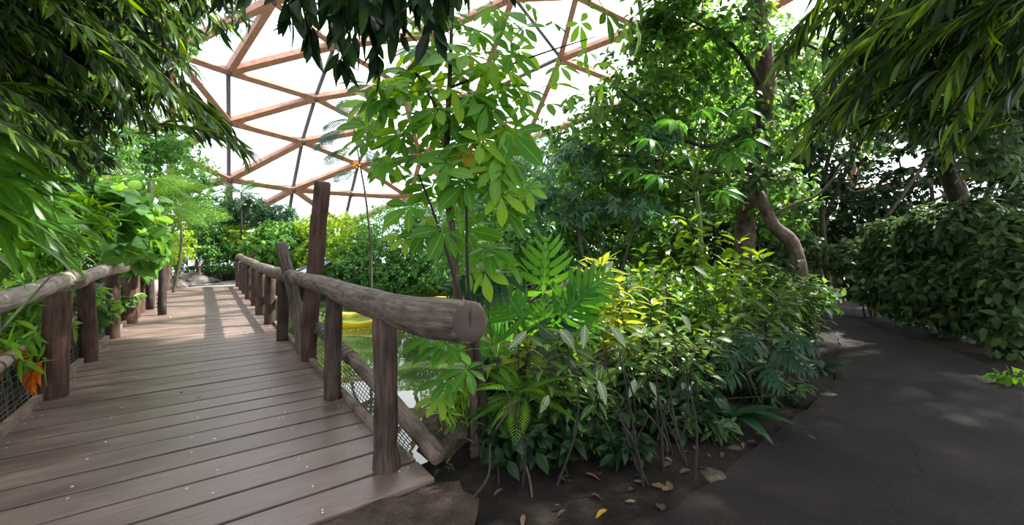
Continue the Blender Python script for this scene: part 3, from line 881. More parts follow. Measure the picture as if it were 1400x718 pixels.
# left railing
lr_ = thing('railing', 'pale log railing half hidden by leaves along left side of footbridge', 'railing', BR(6.19, -1.26))
for k, (s, t, r, h) in enumerate([(4.35,-1.26,.105,1.08), (6.19,-1.25,.108,1.08), (7.90,-1.27,.098,1.07), (9.70,-1.27,.095,1.07), (11.56,-1.27,.13,1.08), (12.35,-1.26,.10,1.0), (13.28,-1.27,.10,1.0), (15.1,-1.26,.13,1.1), (18.0,-1.28,.13,1.15), (19.1,-1.27,.12,1.1), (20.2,-1.22,.15,1.1)]):
    b = BR(s, t); lean = Vector((random.uniform(-.03, .03), random.uniform(-.03, .03), 0))
    log(lr_, 'post', [b + Vector((0,0,-.3)), b + lean * .3 + Vector((0,0,.4)), b + lean + Vector((0,0,h))], [r * 1.04, r, r * .97], M['log_red'], .12, 14, 5, k * 1.7)
log(lr_, 'handrail', [BR(3.4, -1.28, 1.18), BR(4.6, -1.27, 1.11), BR(5.6, -1.27, 1.12), BR(6.5, -1.27, 1.17), BR(7.2, -1.27, 1.19), BR(7.75, -1.27, 1.15)], [.085, .085, .085, .09, .085, .07], M['log_pale'], .12, 16, 6, 61)
log(lr_, 'handrail', [BR(7.3, -1.27, 1.10), BR(8.0, -1.27, 1.16), BR(9.5, -1.27, 1.20), BR(11.3, -1.26, 1.17), BR(11.8, -1.26, 1.15)], [.075, .085, .10, .10, .09], M['log_pale'], .12, 16, 6, 63)
log(lr_, 'handrail', [BR(12.0, -1.27, 1.28), BR(13.5, -1.27, 1.24), BR(15.4, -1.27, 1.2)], [.09, .10, .10], M['log_pale'], .16, 12, 6, 65)
log(lr_, 'handrail', [BR(15.2, -1.26, 1.30), BR(17.0, -1.27, 1.34), BR(18.6, -1.27, 1.3), BR(20.4, -1.24, 1.2)], [.10, .11, .12, .12], M['log_pale'], .16, 12, 6, 67)
log(lr_, 'brace', [P(207, 418, 11.4), P(212, 388, 11.9), P(219, 352, 12.4)], [.09, .085, .075], M['log_pale'], .14, 12, 5, 70, label='pale pole leaning against the railing')
lowl = [BR(3.2, -1.40, .42), BR(4.5, -1.40, .48), BR(6.2, -1.42, .56), BR(7.9, -1.42, .60), BR(9.6, -1.42, .56)]
lwl = log(lr_, 'lower_log', lowl, .055, M['log_pale'], .12, 12, 5, 73)
rope_rings(lwl, lowl, .055, .14)
log(lr_, 'lower_log', [BR(9.5, -1.42, .56), BR(13, -1.42, .55), BR(19.5, -1.42, .55)], .055, M['log_pale'], .12, 8, 5, 74)
def lnet(s, v):
    return BR(s, -1.36 - .05 * v, .03 + .47 * v - .06 * math.sin(v * math.pi) )
net(lr_, lnet, 3.4, 6.1, 16, 9, r=.005)
net(lr_, lnet, 6.3, 11.4, 34, 9, r=.005)
mb = MB()
mb.box((-.03, 0, -.08), (.03, 17.2, .07), Matrix.Translation(BR(3.3, -1.33)) @ Matrix.Rotation(math.atan2(AX.y, AX.x) - math.pi / 2, 4, 'Z'))
mb.build('curb_board', M['curb'], lr_, smooth=False)

# ------------------------------------------------------------------ signs, rocks
ip = thing('information_panel', 'tilted black-framed information panel behind the tall pole on the railing', 'sign', P(426, 400, 6.6))
c0 = Vector((-3.36, 6.4, 1.05)); pu = Vector((-.8, .6, 0)); pv = Vector((.6 * .92, .8 * .92, .38)).normalized(); pn = pv.cross(pu).normalized()
if pn.z < 0: pn = -pn
pc = c0 + pu * .25 + pv * .31
Mx = Matrix(((pu.x, pv.x, pn.x, pc.x), (pu.y, pv.y, pn.y, pc.y), (pu.z, pv.z, pn.z, pc.z), (0, 0, 0, 1)))
mb = MB(); fw, fh = .25, .31
for lo, hi in (((-fw,-fh,-.025), (fw,-fh+.06,.03)), ((-fw,fh-.06,-.025), (fw,fh,.03)), ((-fw,-fh,-.025), (-fw+.06,fh,.03)), ((fw-.06,-fh,-.025), (fw,fh,.03))): mb.box(lo, hi, Mx)
fr = mb.build('frame', M['black'], ip, smooth=False)
mb = MB(); mb.box((-fw+.05,-fh+.05,-.01), (fw-.05,fh-.05,.014), Mx); mb.build('printed_sheet', M['sheet'], fr, smooth=False)
mb = MB()
for du in (-.14, .14): mb.tube([pc + pu * du - pn * .02, pc + pu * du - pv * .12 - Vector((0, 0, .12)), pc + pu * du - pv * .2 - Vector((0, 0, .32))], .022, 8)
mb.build('bracket', M['black'], ip)

sg = thing('label_post', 'small brown post with white labels beyond the far end of bridge', 'sign', P(272, 381, 19.5))
g0 = P(272, 381, 19.5)
mb = MB(); mb.box((-.07,-.06,-.2), (.07,.06,.82), Matrix.Translation(g0) @ Matrix.Rotation(-.08, 4, 'Y')); mb.build('post', M['log_red'], sg, smooth=False)
for dx, rot in ((-.32, .5), (.13, -.5)):
    Ml = Matrix.Translation(g0 + Vector((dx, -.04, .74))) @ Matrix.Rotation(rot, 4, 'Z') @ Matrix.Rotation(-.4, 4, 'X')
    mb = MB(); mb.box((-.16,-.006,-.19), (.16,.02,.17), Ml); ho = mb.build('plate_holder', M['black'], sg, smooth=False)
    mb = MB(); mb.box((-.13,-.02,-.16), (.13,-.004,.145), Ml); mb.build('label_plate', M['white'], ho, smooth=False)

def rock(loc, r, mat, label, group=None, seed=0, name='boulder'):
    bmr = bmesh.new(); bmesh.ops.create_icosphere(bmr, subdivisions=3, radius=1)
    for v in bmr.verts:
        q = v.co * 1.2 + Vector((seed * 5.1, 0, 0))
        f = 1 + .34 * noise.noise(q) + .15 * noise.noise(q * 2.6)
        cell = noise.voronoi(q * 1.1)[0]
        f += .25 * (cell[1] - cell[0])
        v.co = Vector((v.co.x * r[0], v.co.y * r[1], v.co.z * r[2])) * f
    me = bpy.data.meshes.new(name); bmr.to_mesh(me); bmr.free(); me.materials.append(mat)
    o = bpy.data.objects.new(name, me); COL.objects.link(o); o.location = loc
    return tag(o, label, 'rock', group)
RK = [(242,384,16.6,.55,.42,'grey boulder nearest the far end of left railing'), (259,376,18.2,.8,.62,'largest grey boulder beside the far end of the footbridge'), (283,378,19.0,.6,.34,'low flat boulder to the right of the small label post'),
      (291,371,20.8,.6,.5,'boulder topped with a second stone beyond the label post'), (300,366,22.3,.5,.35,'small stone where the boulder border meets the bed'), (231,377,18.0,.5,.6,'boulder tucked behind the last post of left railing'),
      (268,385,18.4,.55,.25,'flat stone lying at the foot of the largest boulder'), (230,389,16.2,.35,.3,'small stone touching the last post of left railing')]
for i, (px, py, d, rx, rz, lb) in enumerate(RK):
    p = P(px, py, d); rock((p.x, p.y, rz * .22), (rx * .72, rx * .6, rz * .62), M['rock'], lb, 'boulders at the far end of the bridge', i)
kerb = thing('stone_border', 'long low stone border edging the far bed beyond the bridge', 'border', (P(315, 372, 21.5).x, 21.5, 0))
for i in range(7):
    px = 288 + i * 9; d = 20.9 + i * .22
    p = P(px, 365, d)
    bo = rock((0, 0, 0), (.36, .3, .26), M['rock'], None, None, i + 20, 'stone')
    del bo['category']
    bo.parent = kerb; bo.location = Vector((p.x, p.y, .2)) - kerb.location
rock(P(612, 596, 3.3), (.22, .2, .22), M['rock_dark'], 'dark rounded rock in the bank under the yellow-green leaves', None, 41, 'rock')
rock(P(606, 652, 2.93), (.085, .07, .04), M['rock'], 'pale tan stone beside the corner of the footbridge', None, 42, 'stone')
rock(P(975, 655, 2.75), (.10, .09, .05), M['rock_dark'], 'dark stone at the edge of bed and path', None, 43, 'stone')
rock(P(1132, 541, 4.25), (.10, .05, .03), M['rock'], 'tan stone chip on the left edge of the path', None, 44, 'stone')

# ------------------------------------------------------------------ water lilies and floating weed
def lily(px, py, d, r, label, rim=.13):
    p = P(px, py, d); p.z = WATER_Z + .02
    o = thing('giant_water_lily', label, 'water lily', p, None)
    mb = MB(); n = 40; v = [(0, 0, .01)]; 
    for rr2, z in ((.5, .0), (.93, 0), (1.0, .01)):
        for i in range(n):
            a = 2 * math.pi * i / n; k = 1 + .02 * noise.noise(Vector((math.cos(a) * 2 + px, math.sin(a) * 2, 0)))
            v.append((rr2 * r * k * math.cos(a), rr2 * r * k * math.sin(a), z))
    tri = [(0, 1 + i, 1 + (i + 1) % n) for i in range(n)]
    quad = [(1+k*n+i, 1+(k+1)*n+i, 1+(k+1)*n+(i+1) % n, 1+k*n+(i+1) % n) for k in range(2) for i in range(n)]
    V = np.array(v) + np.array(p)
    mb.raw(V, None, tri, quad, .3); mb.build('pad', M['lily'], o)
    mb = MB(); v = []
    for rr2, z in ((1.0, .0), (1.045, rim * .5), (1.05, rim), (1.03, rim), (1.0, rim * .5), (.985, .012)):
        for i in range(n):
            a = 2 * math.pi * i / n; k = 1 + .02 * noise.noise(Vector((math.cos(a) * 2 + px, math.sin(a) * 2, 0)))
            v.append((rr2 * r * k * math.cos(a), rr2 * r * k * math.sin(a), z * (1 + .2 * math.sin(5 * a))))
    V = np.array(v) + np.array(p)
    mb.raw(V, None, (), [(k*n+i, k*n+(i+1) % n, (k+1)*n+(i+1) % n, (k+1)*n+i) for k in range(5) for i in range(n)], .5); mb.build('rim', M['lily_rim'], o)
lily(502, 436, 12.6, 1.05, 'giant yellow-rimmed lily pad seen between the handrail posts', .20)
lily(662, 416, 16.5, 1.15, 'giant lily pad floating behind the slim sapling trunk')
lily(585, 404, 19.0, 1.0, 'distant lily pad floating below the dark green hedge')
mb = MB()
wp = []
for (px, py, sx, sy, k) in ((480, 446, 40, 7, 150), (560, 452, 60, 9, 170), (420, 438, 40, 7, 120), (640, 440, 40, 12, 200)):
    for _ in range(k):
        x, y = rng.normal(px, sx * .5), rng.normal(py, sy * .6)
        if y < 395: continue
        d = F * (CH - WATER_Z) / (y - CY); q = P(x, y, d); q.z = WATER_Z + .006
        if seg_dist(q.x, q.y, POND) > .2: wp.append(q)
wp = np.array([tuple(p) for p in wp])
th = rng.rand(len(wp)) * 6.28
mb.many(T_ROUND[2], wp, frames(np.stack([np.cos(th), np.sin(th), 0 * th], 1) + [0, 0, .02]), rng.uniform(.05, .11, len(wp)), rng.rand(len(wp)))
tag(mb.build('floating_weed', M['weed']), 'small pale green floating weed on the pond water', 'water plant', None, 'stuff')

# ------------------------------------------------------------------ overhanging trees with long leaves
def sprays(poly, dr, n, flow, length, leaf_len, per, sag=.35, down=.28):
    """twigs whose tips end inside a pixel polygon; returns twig paths and leaf placement"""
    xs = [p[0] for p in poly]; ys = [p[1] for p in poly]
    paths, pos, dirs = [], [], []
    while len(paths) < n:
        x, y = rng.uniform(min(xs), max(xs)), rng.uniform(min(ys), max(ys))
        if seg_dist(x, y, poly) < 4: continue
        d = dr[0] + (dr[1] - dr[0]) * rng.rand() ** .8
        tip = np.array(P(x, y, d))
        f = nrm(np.array(flow) + rng.normal(size=3) * .28)
        L = length * rng.uniform(.7, 1.3)
        ts = np.linspace(0, 1, per)
        start = tip - f * L + np.array([0, 0, sag * L * .5])
        ctrl = (start + tip) / 2 + np.array([0, 0, sag * L * .5])
        path = ((1-ts)**2)[:, None] * start + (2*ts*(1-ts))[:, None] * ctrl + (ts**2)[:, None] * tip
        paths.append(path[::max(1, per // 6)])
        tan = nrm(np.gradient(path, axis=0))
        side = nrm(np.cross(tan, np.array([0, 0, 1.0]))) * np.where(np.arange(per) % 2, 1, -1)[:, None]
        pos.append(path); dirs.append(nrm(tan * 1.0 + side * .42 + np.array([0, 0, -down]) + rng.normal(size=(per, 3)) * .16))
    pos = np.concatenate(pos); dirs = np.concatenate(dirs)
    return paths, pos, frames(dirs, np.array([0, 0, 1.0]) + rng.normal(size=(len(pos), 3)) * .45), leaf_len * rng.uniform(.7, 1.15, len(pos))

def twigs(parent, paths, mat, r=.006):
    mb = MB()
    for p in paths: mb.tube(p, np.linspace(r, r * .4, len(p)), 4, cap=False)
    mb.build('twigs', mat, parent, 'stuff')

SUN_GAPS = [(P(815, 365, 4.3), .62), (P(880, 370, 4.1), .4), (P(965, 310, 4.6), .35)]  # bed spots to be sunlit; gaps are carved towards the sun for them
def shade_canopy(ells, ncl, lpc, size, down=.5):
    """mostly unseen crown leaves added for shade, with gaps carved to sun chosen shrubs"""
    cp, cd = clusters(ells, ncl, .1)
    ok = np.ones(len(cp), bool)
    for g, r in SUN_GAPS:
        v = cp - np.array(g); a = v @ np.array(SUN)
        ok &= np.linalg.norm(v - a[:, None] * np.array(SUN), axis=1) > r
    return rosettes(cp[ok], cd[ok], lpc, size, down)

def cat3(*a):
    return [np.concatenate(x) for x in zip(*a)]

# left tree
lf = thing('weeping_fig', 'dark weeping fig with long narrow leaves overhanging the left side of footbridge', 'tree', (-7.2, 3.4, 0))
mb = MB(); mb.tube(smooth_path([(-7.2,3.4,-.2), (-7.1,3.4,1.5), (-6.8,3.5,3.2), (-6.2,3.6,5.0)], 5), np.linspace(.22, .12, 16), 10, rough=.2); mb.build('trunk', M['bark_dark'], lf)
for tgt, b in (((-3.4,4.4,4.2),(-6.8,3.5,3.2)), ((-4.2,3.0,3.3),(-7.0,3.4,2.4)), ((-5.2,5.2,4.8),(-6.6,3.5,3.8)), ((-3.0,3.2,4.2),(-6.6,3.5,3.6))):
    b, t = Vector(b), Vector(tgt); mb = MB(); mb.tube(smooth_path([b, b.lerp(t, .5) + Vector((0, 0, .35)), t], 6), np.linspace(.09, .025, 13), 7); mb.build('branch', M['bark_dark'], lf)
poly = [(-60,-60), (300,-60), (345,10), (318,50), (285,70), (262,110), (300,150), (345,170), (390,205), (352,222), (318,232), (300,205), (250,178), (196,178), (150,205), (90,205), (-60,190)]
pa, p1, R1, s1 = sprays(poly, (3.0, 5.2), 190, (.75, .05, -.42), .85, .23, 40)
poly2 = [(-60,150), (60,140), (130,190), (160,225), (120,240), (60,215), (-60,200)]
pa2, p2, R2, s2 = sprays(poly2, (2.6, 3.6), 22, (.8, .1, -.35), .7, .22, 34)
twigs(lf, pa + pa2, M['twig'])
place(lf, *cat3((p1, R1, s1), (p2, R2, s2)), T_FIG, M['fig'], 300, 8)
cp, cd = clusters([(np.array([-5.2, 4.0, 5.1]), np.array([2.6, 2.4, 1.2])), (np.array([-3.4, 2.9, 4.9]), np.array([1.7, 1.5, .8])), (np.array([-6.3, 2.0, 3.8]), np.array([1.9, 1.9, 1.6])), (np.array([-6.8, 5.2, 3.4]), np.array([1.4, 1.8, 1.7]))], 1900, .1)  # unseen crown clusters added to shade the left fig
p3, R3, s3 = rosettes(cp, cd, 9, .26, .6)
cp, cd = clusters([E(90,70,4.9,190,110,.5), E(40,170,4.6,110,60,.4)], 420, .1); q3 = rosettes(cp, cd, 9, .24, .7, .5)
p3, R3, s3 = cat3((p3, R3, s3), q3)
place(lf, p3, R3, s3, T_LANCE, M['dark_leaf'], 0, 10, rest='inner_and_shade_foliage', cheap=[leaf(.10, 2, .3, .2, 'lance')])

# drooping tree whose leaf bunches hang in from the top
mg = thing('overhanging_tree', 'dark tree whose drooping leaf bunches hang down from the top edge centre', 'tree', (-1.6, -1.4, 0))
mb = MB(); mb.tube(smooth_path([(-1.6,-1.4,-.1), (-1.5,-1.3,2), (-1.3,-.8,3.6), (-1.1,.6,4.4)], 5), np.linspace(.16, .07, 16), 9, rough=.2); mb.build('trunk', M['bark_dark'], mg)
tips = [(398,48,2.5), (412,20,2.4), (425,70,2.6), (468,30,2.3), (480,75,2.4), (500,25,2.2), (505,60,2.4), (518,100,2.5), (545,60,2.4), (575,35,2.2), (590,60,2.3), (600,15,2.3), (450,5,2.3), (535,15,2.2), (625,5,2.5),
        (325,20,2.9), (340,2,2.8), (300,10,2.9), (470,100,2.6), (560,5,2.2), (690,-8,2.6), (720,-20,2.6)]
cps, cds = [], []
hub_pt = Vector((-1.1, .6, 4.4)); mbt = MB()
for (x, y, d) in tips:
    t = P(x, y - 14, d); cps.append(t); cds.append((random.uniform(-.25, .25), random.uniform(-.2, .2), -1))
    mbt.tube(smooth_path([hub_pt, hub_pt.lerp(t, .55) + Vector((0, 0, .3)), t], 5), np.linspace(.016, .005, 11), 4, cap=False)
mbt.build('twigs', M['bark_dark'], mg, 'stuff')
cps = np.array([tuple(p) for p in cps]); cds = nrm(np.array(cds, float))
p1, R1, s1 = rosettes(cps, cds, 24, .21, .75, .42, .8, .5)
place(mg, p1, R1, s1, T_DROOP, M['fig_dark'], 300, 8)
p1, R1, s1 = shade_canopy([(np.array([-1.0, .0, 4.8]), np.array([2.2, 1.4, .7])), (np.array([-2.5, -3.2, 4.6]), np.array([4.0, 2.6, 1.2]))], 900, 9, .26, .6)  # crown overhead and behind the camera, added to dim the sky
place(mg, p1, R1, s1, T_DROOP, M['fig_dark'], 0, rest='added_shade_foliage')

# right tree
rf = thing('weeping_fig', 'weeping fig with long glossy leaves hanging over the dark path on right', 'tree', (6.6, 1.2, 0))
mb = MB(); mb.tube(smooth_path([(6.6,1.2,-.2), (6.4,1.3,1.6), (6.0,1.6,3.2), (5.2,2.0,4.8)], 5), np.linspace(.26, .14, 16), 10, rough=.2); mb.build('trunk', M['bark_dark'], rf)
for tgt, b in (((2.6,3.0,3.5),(6.0,1.6,3.2)), ((3.4,3.4,3.7),(5.8,1.7,3.6)), ((3.2,2.6,3.0),(6.1,1.5,2.6)), ((1.8,2.8,4.4),(5.4,1.9,4.4))):
    b, t = Vector(b), Vector(tgt); mb = MB(); mb.tube(smooth_path([b, b.lerp(t, .5) + Vector((0, 0, .35)), t], 6), np.linspace(.08, .02, 13), 7); mb.build('branch', M['bark_dark'], rf)
poly = [(1460,-60), (1105,-60), (1135,20), (1075,55), (1052,100), (1075,125), (1100,115), (1062,190), (1015,238), (1080,205), (1150,200), (1185,175), (1225,215), (1272,240), (1300,205), (1345,180), (1400,130), (1460,120)]
pa, p1, R1, s1 = sprays(poly, (2.5, 3.5), 110, (-.72, .05, -.45), .9, .29, 32)
twigs(rf, pa, M['twig'], .007)
place(rf, p1, R1, s1, [leaf(.066, 6, .35, .2, 'lance', .3), leaf(.075, 6, .3, .32, 'lance', -.3), leaf(.06, 6, .4, .1, 'lance', .15)], M['fig'], 300, 8)
p3, R3, s3 = shade_canopy([(np.array([5.2, 1.6, 5.8]), np.array([3.4, 2.6, 1.2])), (np.array([3.9, -.8, 5.4]), np.array([3.2, 2.6, 1.1])), (np.array([6.6, 3.8, 4.9]), np.array([2.0, 1.8, 1.2])), (np.array([7.5, 5.5, 5.6]), np.array([2.0, 2.0, 1.2])), (np.array([9.3, 6.5, 5.6]), np.array([2.4, 2.4, 1.2])), (np.array([8.3, 2.6, 5.8]), np.array([2.6, 2.4, 1.2]))], 3000, 9, .30, .6)  # mostly out-of-view crown, added to block sun and darken the path side
cp, cd = clusters([E(1330,80,3.9,120,110,.4), E(1230,40,4.0,90,60,.4)], 300, .1); q3 = rosettes(cp, cd, 9, .28, .7, .5)
p3, R3, s3 = cat3((p3, R3, s3), q3)
place(rf, p3, R3, s3, T_LANCE, M['dark_leaf'], 0, 10, rest='inner_and_shade_foliage', cheap=[leaf(.10, 2, .3, .2, 'lance')])

# ------------------------------------------------------------------ the slim palmate sapling by the rail
sp = thing('palmate_sapling', 'slim sapling with bright fingered leaves standing at the end of right railing', 'tree', P(652, 640, 3.05))
def trunk(parent, name, pts, r, mat, n=8, rough=.1):
    mb = MB(); pa = smooth_path(pts, 5); mb.tube(pa, np.interp(np.linspace(0, 1, len(pa)), np.linspace(0, 1, len(r)), r), n, rough=rough); return mb.build(name, mat, parent)
trunk(sp, 'trunk', [P(652,660,3.05), P(650,560,3.05), P(643,470,3.05), P(625,400,3.1), P(619,320,3.12), P(610,260,3.12), P(611,190,3.12), P(614,120,3.1), P(617,40,3.1), P(616,-40,3.1)], [.048,.042,.038,.03,.026,.026,.024,.018,.014,.008], M['bark'])
trunk(sp, 'stem', [P(664,662,3.0), P(662,560,3.0), P(652,480,3.0), P(640,390,3.0), P(638,300,3.02), P(637,200,3.05), P(634,150,3.05)], [.034,.03,.028,.013,.011,.009,.007], M['bark_dark'], 6)
trunk(sp, 'stem', [P(642,470,3.02), P(618,370,2.95), P(596,300,2.95), P(572,238,2.95)], [.015,.011,.009,.007], M['bark_dark'], 6)
trunk(sp, 'branch', [P(610,170,3.12), P(590,135,3.05), P(565,95,3.0)], [.014,.009,.006], M['bark_dark'], 6)
trunk(sp, 'branch', [P(613,165,3.12), P(632,152,3.15), P(648,148,3.2)], [.02,.013,.008], M['bark_dark'], 6)
trunk(sp, 'branch', [P(615,120,3.1), P(680,95,3.3), P(750,70,3.4), P(815,50,3.4)], [.012,.009,.007,.004], M['bark_dark'], 6)
PL = [(560,130),(590,150),(640,125),(660,150),(520,150),(545,180),(575,200),(600,175),(650,185),(690,180),(530,225),(560,235),(685,215),(700,240),(640,230),(615,235),(670,250),(590,260),(720,260),(560,90),(600,95),(640,85),
      (575,60),(610,55),(645,50),(665,90),(690,130),(655,20),(690,15),(715,5),(620,10),(575,20),(590,320),(600,305),(650,320),(670,335),(648,360),(690,280),(700,265),(512,150),(500,190),
      (765,50),(785,35),(820,70),(845,55),(835,25),(770,95),(795,60),(800,95),(812,110),(765,110),(740,50),(725,150),(712,125),(745,135),(770,130),(705,170),(530,110),(545,150),(615,140),(635,170),(605,205),(660,215),(700,205),(560,165),(580,120),(700,110),(680,70),(725,60),(870,45)]
pos, dr_, nh, sc = [], [], [], []
for (x, y) in PL:
    for q in range(3):
        xx, yy = x + rng.normal() * (9 if q == 0 else 20), y + rng.normal() * (7 if q == 0 else 16)
        d = rng.uniform(2.75, 3.5)
        if (xx < 500 and yy < 100) or (q and xx > 700): continue
        pos.append(P(xx, yy, d))
        sx = 1 if xx > 618 + rng.normal() * 40 else -1
        dr_.append((sx * rng.uniform(.3, 1), rng.uniform(-.7, .5), rng.uniform(-.55, .15)))
        nh.append((rng.normal() * .35, rng.normal() * .3 - .75, .75)); sc.append(rng.uniform(.21, .32) * (.75 if xx > 705 or (q and yy < 60) else 1))
for (x, y, s_) in ((610,470,.26), (592,458,.24), (640,505,.25), (612,520,.24), (628,480,.22), (602,545,.2)):
    pos.append(P(x, y, 2.7)); dr_.append((-1, -.2, -.15)); nh.append((-.2, -.5, 1)); sc.append(s_)
place(sp, np.array([tuple(p) for p in pos]), frames(dr_, nh), np.array(sc), T_PALM, M['palmate'], 300, 6, rest='far_leaves')
yp = [(648,212), (655,222), (637,205), (636,80), (575,78), (660,228)]
place(sp, np.array([tuple(P(x, y, 2.9)) for x, y in yp]), frames([(.3,-.4,-1), (.5,-.3,-.9), (-.2,-.3,-1), (.1,-.3,-1), (-.3,-.2,-1), (.8,-.3,-.7)], [(0,-1,.3)] * 6), np.array([.14,.16,.12,.09,.08,.12]), T_PALM, M['yellow_leaf'], 20, 2, name='yellow_leaf')

# airy fronds in front of the dome
mi = thing('feathery_sapling', 'thin airy sapling with bluish feather fronds against the dome panes', 'tree', (P(506, 320, 10).x, 10, .0))
trunk(mi, 'stem', [P(508,420,10), P(506,330,10), P(500,270,10), P(494,235,10), P(488,200,10), P(482,165,10)], [.035,.03,.025,.022,.018,.012], M['twig'], 6)
fp, fd, fs = [], [], []
for (x, y, dx, dz, s_) in ((482,165,-1,.2,1.15), (482,165,1,.3,1.1), (484,175,-1,-.25,1.2), (485,180,.9,-.2,1.1), (482,165,-.35,.7,1.0), (483,168,.4,.75,.9), (489,200,-1,-.35,1.0), (489,200,.8,-.5,.9), (494,235,-.9,-.1,.8)):
    fp.append(P(x, y, 10)); fd.append((dx, rng.uniform(-.4, .4), dz)); fs.append(s_)
place(mi, np.array([tuple(p) for p in fp]), frames(fd, [(0,-.75,.65)] * len(fd)), np.array(fs), T_MIMOSA, M['mimosa'], 20, 2, name='frond')
mb = MB()
for k in range(14): mb.many(T_CHEAP[0], np.array([tuple(P(489 + random.uniform(-6, 6), 226 + random.uniform(-3, 3), 9.9))]), frames([(random.uniform(-1, 1), -.5, random.uniform(-.5, 1))]), [.1], np.array([random.random()]))
mb.build('blossom', M['yellow_leaf'], mi)

# ------------------------------------------------------------------ shrubs and trees made of leaf rosettes
def shrub(name, label, cat, ells, ncl, lpc, size, tmpls, mat, base=None, group=None, kobj=80, minpx=10, nst=5, r0=.03, down=.35, shell=.4, smat='twig', cheap=None, spread=1.0):
    if base is None:
        c = np.mean([e[0] for e in ells], axis=0); base = (c[0], c[1], ground_z(c[0], c[1]))
    o = thing(name, label, cat, base, group)
    cp, cd = clusters(ells, ncl, shell)
    gzb = base[2]
    ok = cp[:, 2] > max(gzb, -.55) + .08
    cp, cd = cp[ok], cd[ok]
    pos, R, s = rosettes(cp, cd, lpc, size, down, spread)
    ok = pos[:, 2] > -.6
    place(o, pos[ok], R[ok], s[ok], tmpls, mat, kobj, minpx, cheap=cheap)
    if nst:
        idx = rng.choice(len(cp), min(nst, len(cp)), replace=False)
        stems(o, Vector(base) - Vector((0, 0, .05)), [cp[i] for i in idx], r0, M[smat])
    return o

def at(px, d): return ((px - CX) / F * d, d, 0)
def gb(px, d):
    x = (px - CX) / F * d
    return (x, d, ground_z(x, d))

# left side, near to far
st = thing('strap_leaf_plant', 'tall plant with long bright arching strap leaves at the left edge', 'plant', (-4.2, 2.6, 0))
pos, dd, sc = [], [], []
for k in range(60):
    x, y, d = rng.uniform(-110, 20), rng.uniform(180, 330), rng.uniform(2.7, 3.3)
    pos.append(tuple(P(x, y, d))); dd.append((rng.uniform(.4, 1), rng.uniform(-.3, .5), rng.uniform(-.5, .3))); sc.append(rng.uniform(.35, .6))
for (x, y, d) in ((-30,190,2.9), (-20,235,2.8), (-40,270,2.8), (0,250,3.0), (-10,300,3.0), (10,210,3.1), (20,290,3.2)):
    for k in range(4): pos.append(tuple(P(x, y + rng.normal() * 10, d))); dd.append((1, rng.uniform(-.2, .3), rng.uniform(-.35, .15))); sc.append(rng.uniform(.4, .62))
place(st, np.array(pos), frames(dd, np.array([0, -.3, 1]) + rng.normal(size=(len(dd), 3)) * .3), np.array(sc), T_STRAP, M['strap'], 200, 6)
stems(st, (-4.2, 2.6, -.1), [(-4.5,2.6,1.9), (-4.1,2.8,1.7), (-3.8,2.7,1.4), (-4.0,3.2,2.1), (-3.5,3.1,1.3)], .025, M['green_stem'])
shrub('leafy_shrub', 'dark narrow-leaved shrub crowding the near left handrail', 'shrub', [E(40,330,4.4,75,55,.6), E(90,300,5.0,60,50,.6), E(20,440,4.1,45,50,.4)], 130, 8, .26, T_LANCE, M['strap'], (-5.6, 4.3, 0), None, 160, 8)
shrub('leafy_shrub', 'dark green undergrowth below the left railing between its posts', 'shrub', [E(100,420,6.2,60,40,.5), E(150,410,8.4,40,30,.6), E(30,470,4.7,45,45,.3)], 150, 7, .2, T_OVATE, M['tree'], BR(8.2,-2.0,0)[:], None, 120, 9)
shrub('broad_leaf_shrub', 'shrub with large round pale leaves leaning over the left handrail', 'shrub', [E(155,300,6.8,60,55,.8), E(185,340,8.2,40,40,.7), E(120,260,6.5,45,35,.7)], 130, 5, .32, T_ROUND, M['broad'], BR(9.2,-2.3,0)[:], None, 220, 9, r0=.03)
shrub('broad_leaf_shrub', 'round-leaved shrub spilling over the middle of left railing near the pale brace', 'shrub', [E(186,362,9.6,20,30,.6), E(205,330,11.5,30,40,.8)], 60, 5, .33, T_ROUND, M['broad'], BR(13,-2.2,0)[:], None, 120, 9)
shrub('feathery_tree', 'dense dark feathery tree behind the tree fern on left', 'tree', [E(235,235,15,55,60,1.6), E(265,280,16,40,55,1.5), E(210,190,14,50,40,1.4), E(170,230,13,50,60,1.4)], 900, 9, .19, T_CHEAP3, M['feather'], None, None, 0, 10, 5, .06, cheap=T_CHEAP, shell=.35)
shrub('feathery_tree', 'tall dark tree filling the far left behind the strap leaves', 'tree', [E(60,260,10,90,90,1.5), E(120,190,11,70,60,1.5), E(20,130,10,90,110,1.4), E(110,70,10.5,90,90,1.2), E(210,30,11,70,70,1.0)], 1300, 9, .2, T_CHEAP3, M['tree'], (-10.5, 9.5, 0), None, 0, 10, 4, .06, cheap=T_CHEAP, shell=.3)
shrub('leafy_shrub', 'dark low shrub under the strap leaves beside the near left railing', 'shrub', [(np.array([-6.6, 4.6, .7]), np.array([1.3, 1.2, .8])), (np.array([-5.6, 3.2, .7]), np.array([1.2, .7, .8])), (np.array([-8.5, 6.0, 1.0]), np.array([1.5, 1.3, 1.1]))], 420, 8, .22, T_OVATE, M['tree'], (-6.6, 4.4, -.02), None, 100, 9, cheap=T_CHEAP3)
shrub('leafy_shrub', 'mid green bush filling the bank behind the left railing posts', 'shrub', [E(40,350,8.6,80,45,.6), E(120,355,9.4,70,45,.6), E(160,325,10.2,50,40,.6)], 420, 8, .19, T_OVATE, M['tree'], BR(10.2,-3.6,0)[:], None, 150, 9, cheap=T_CHEAP3)
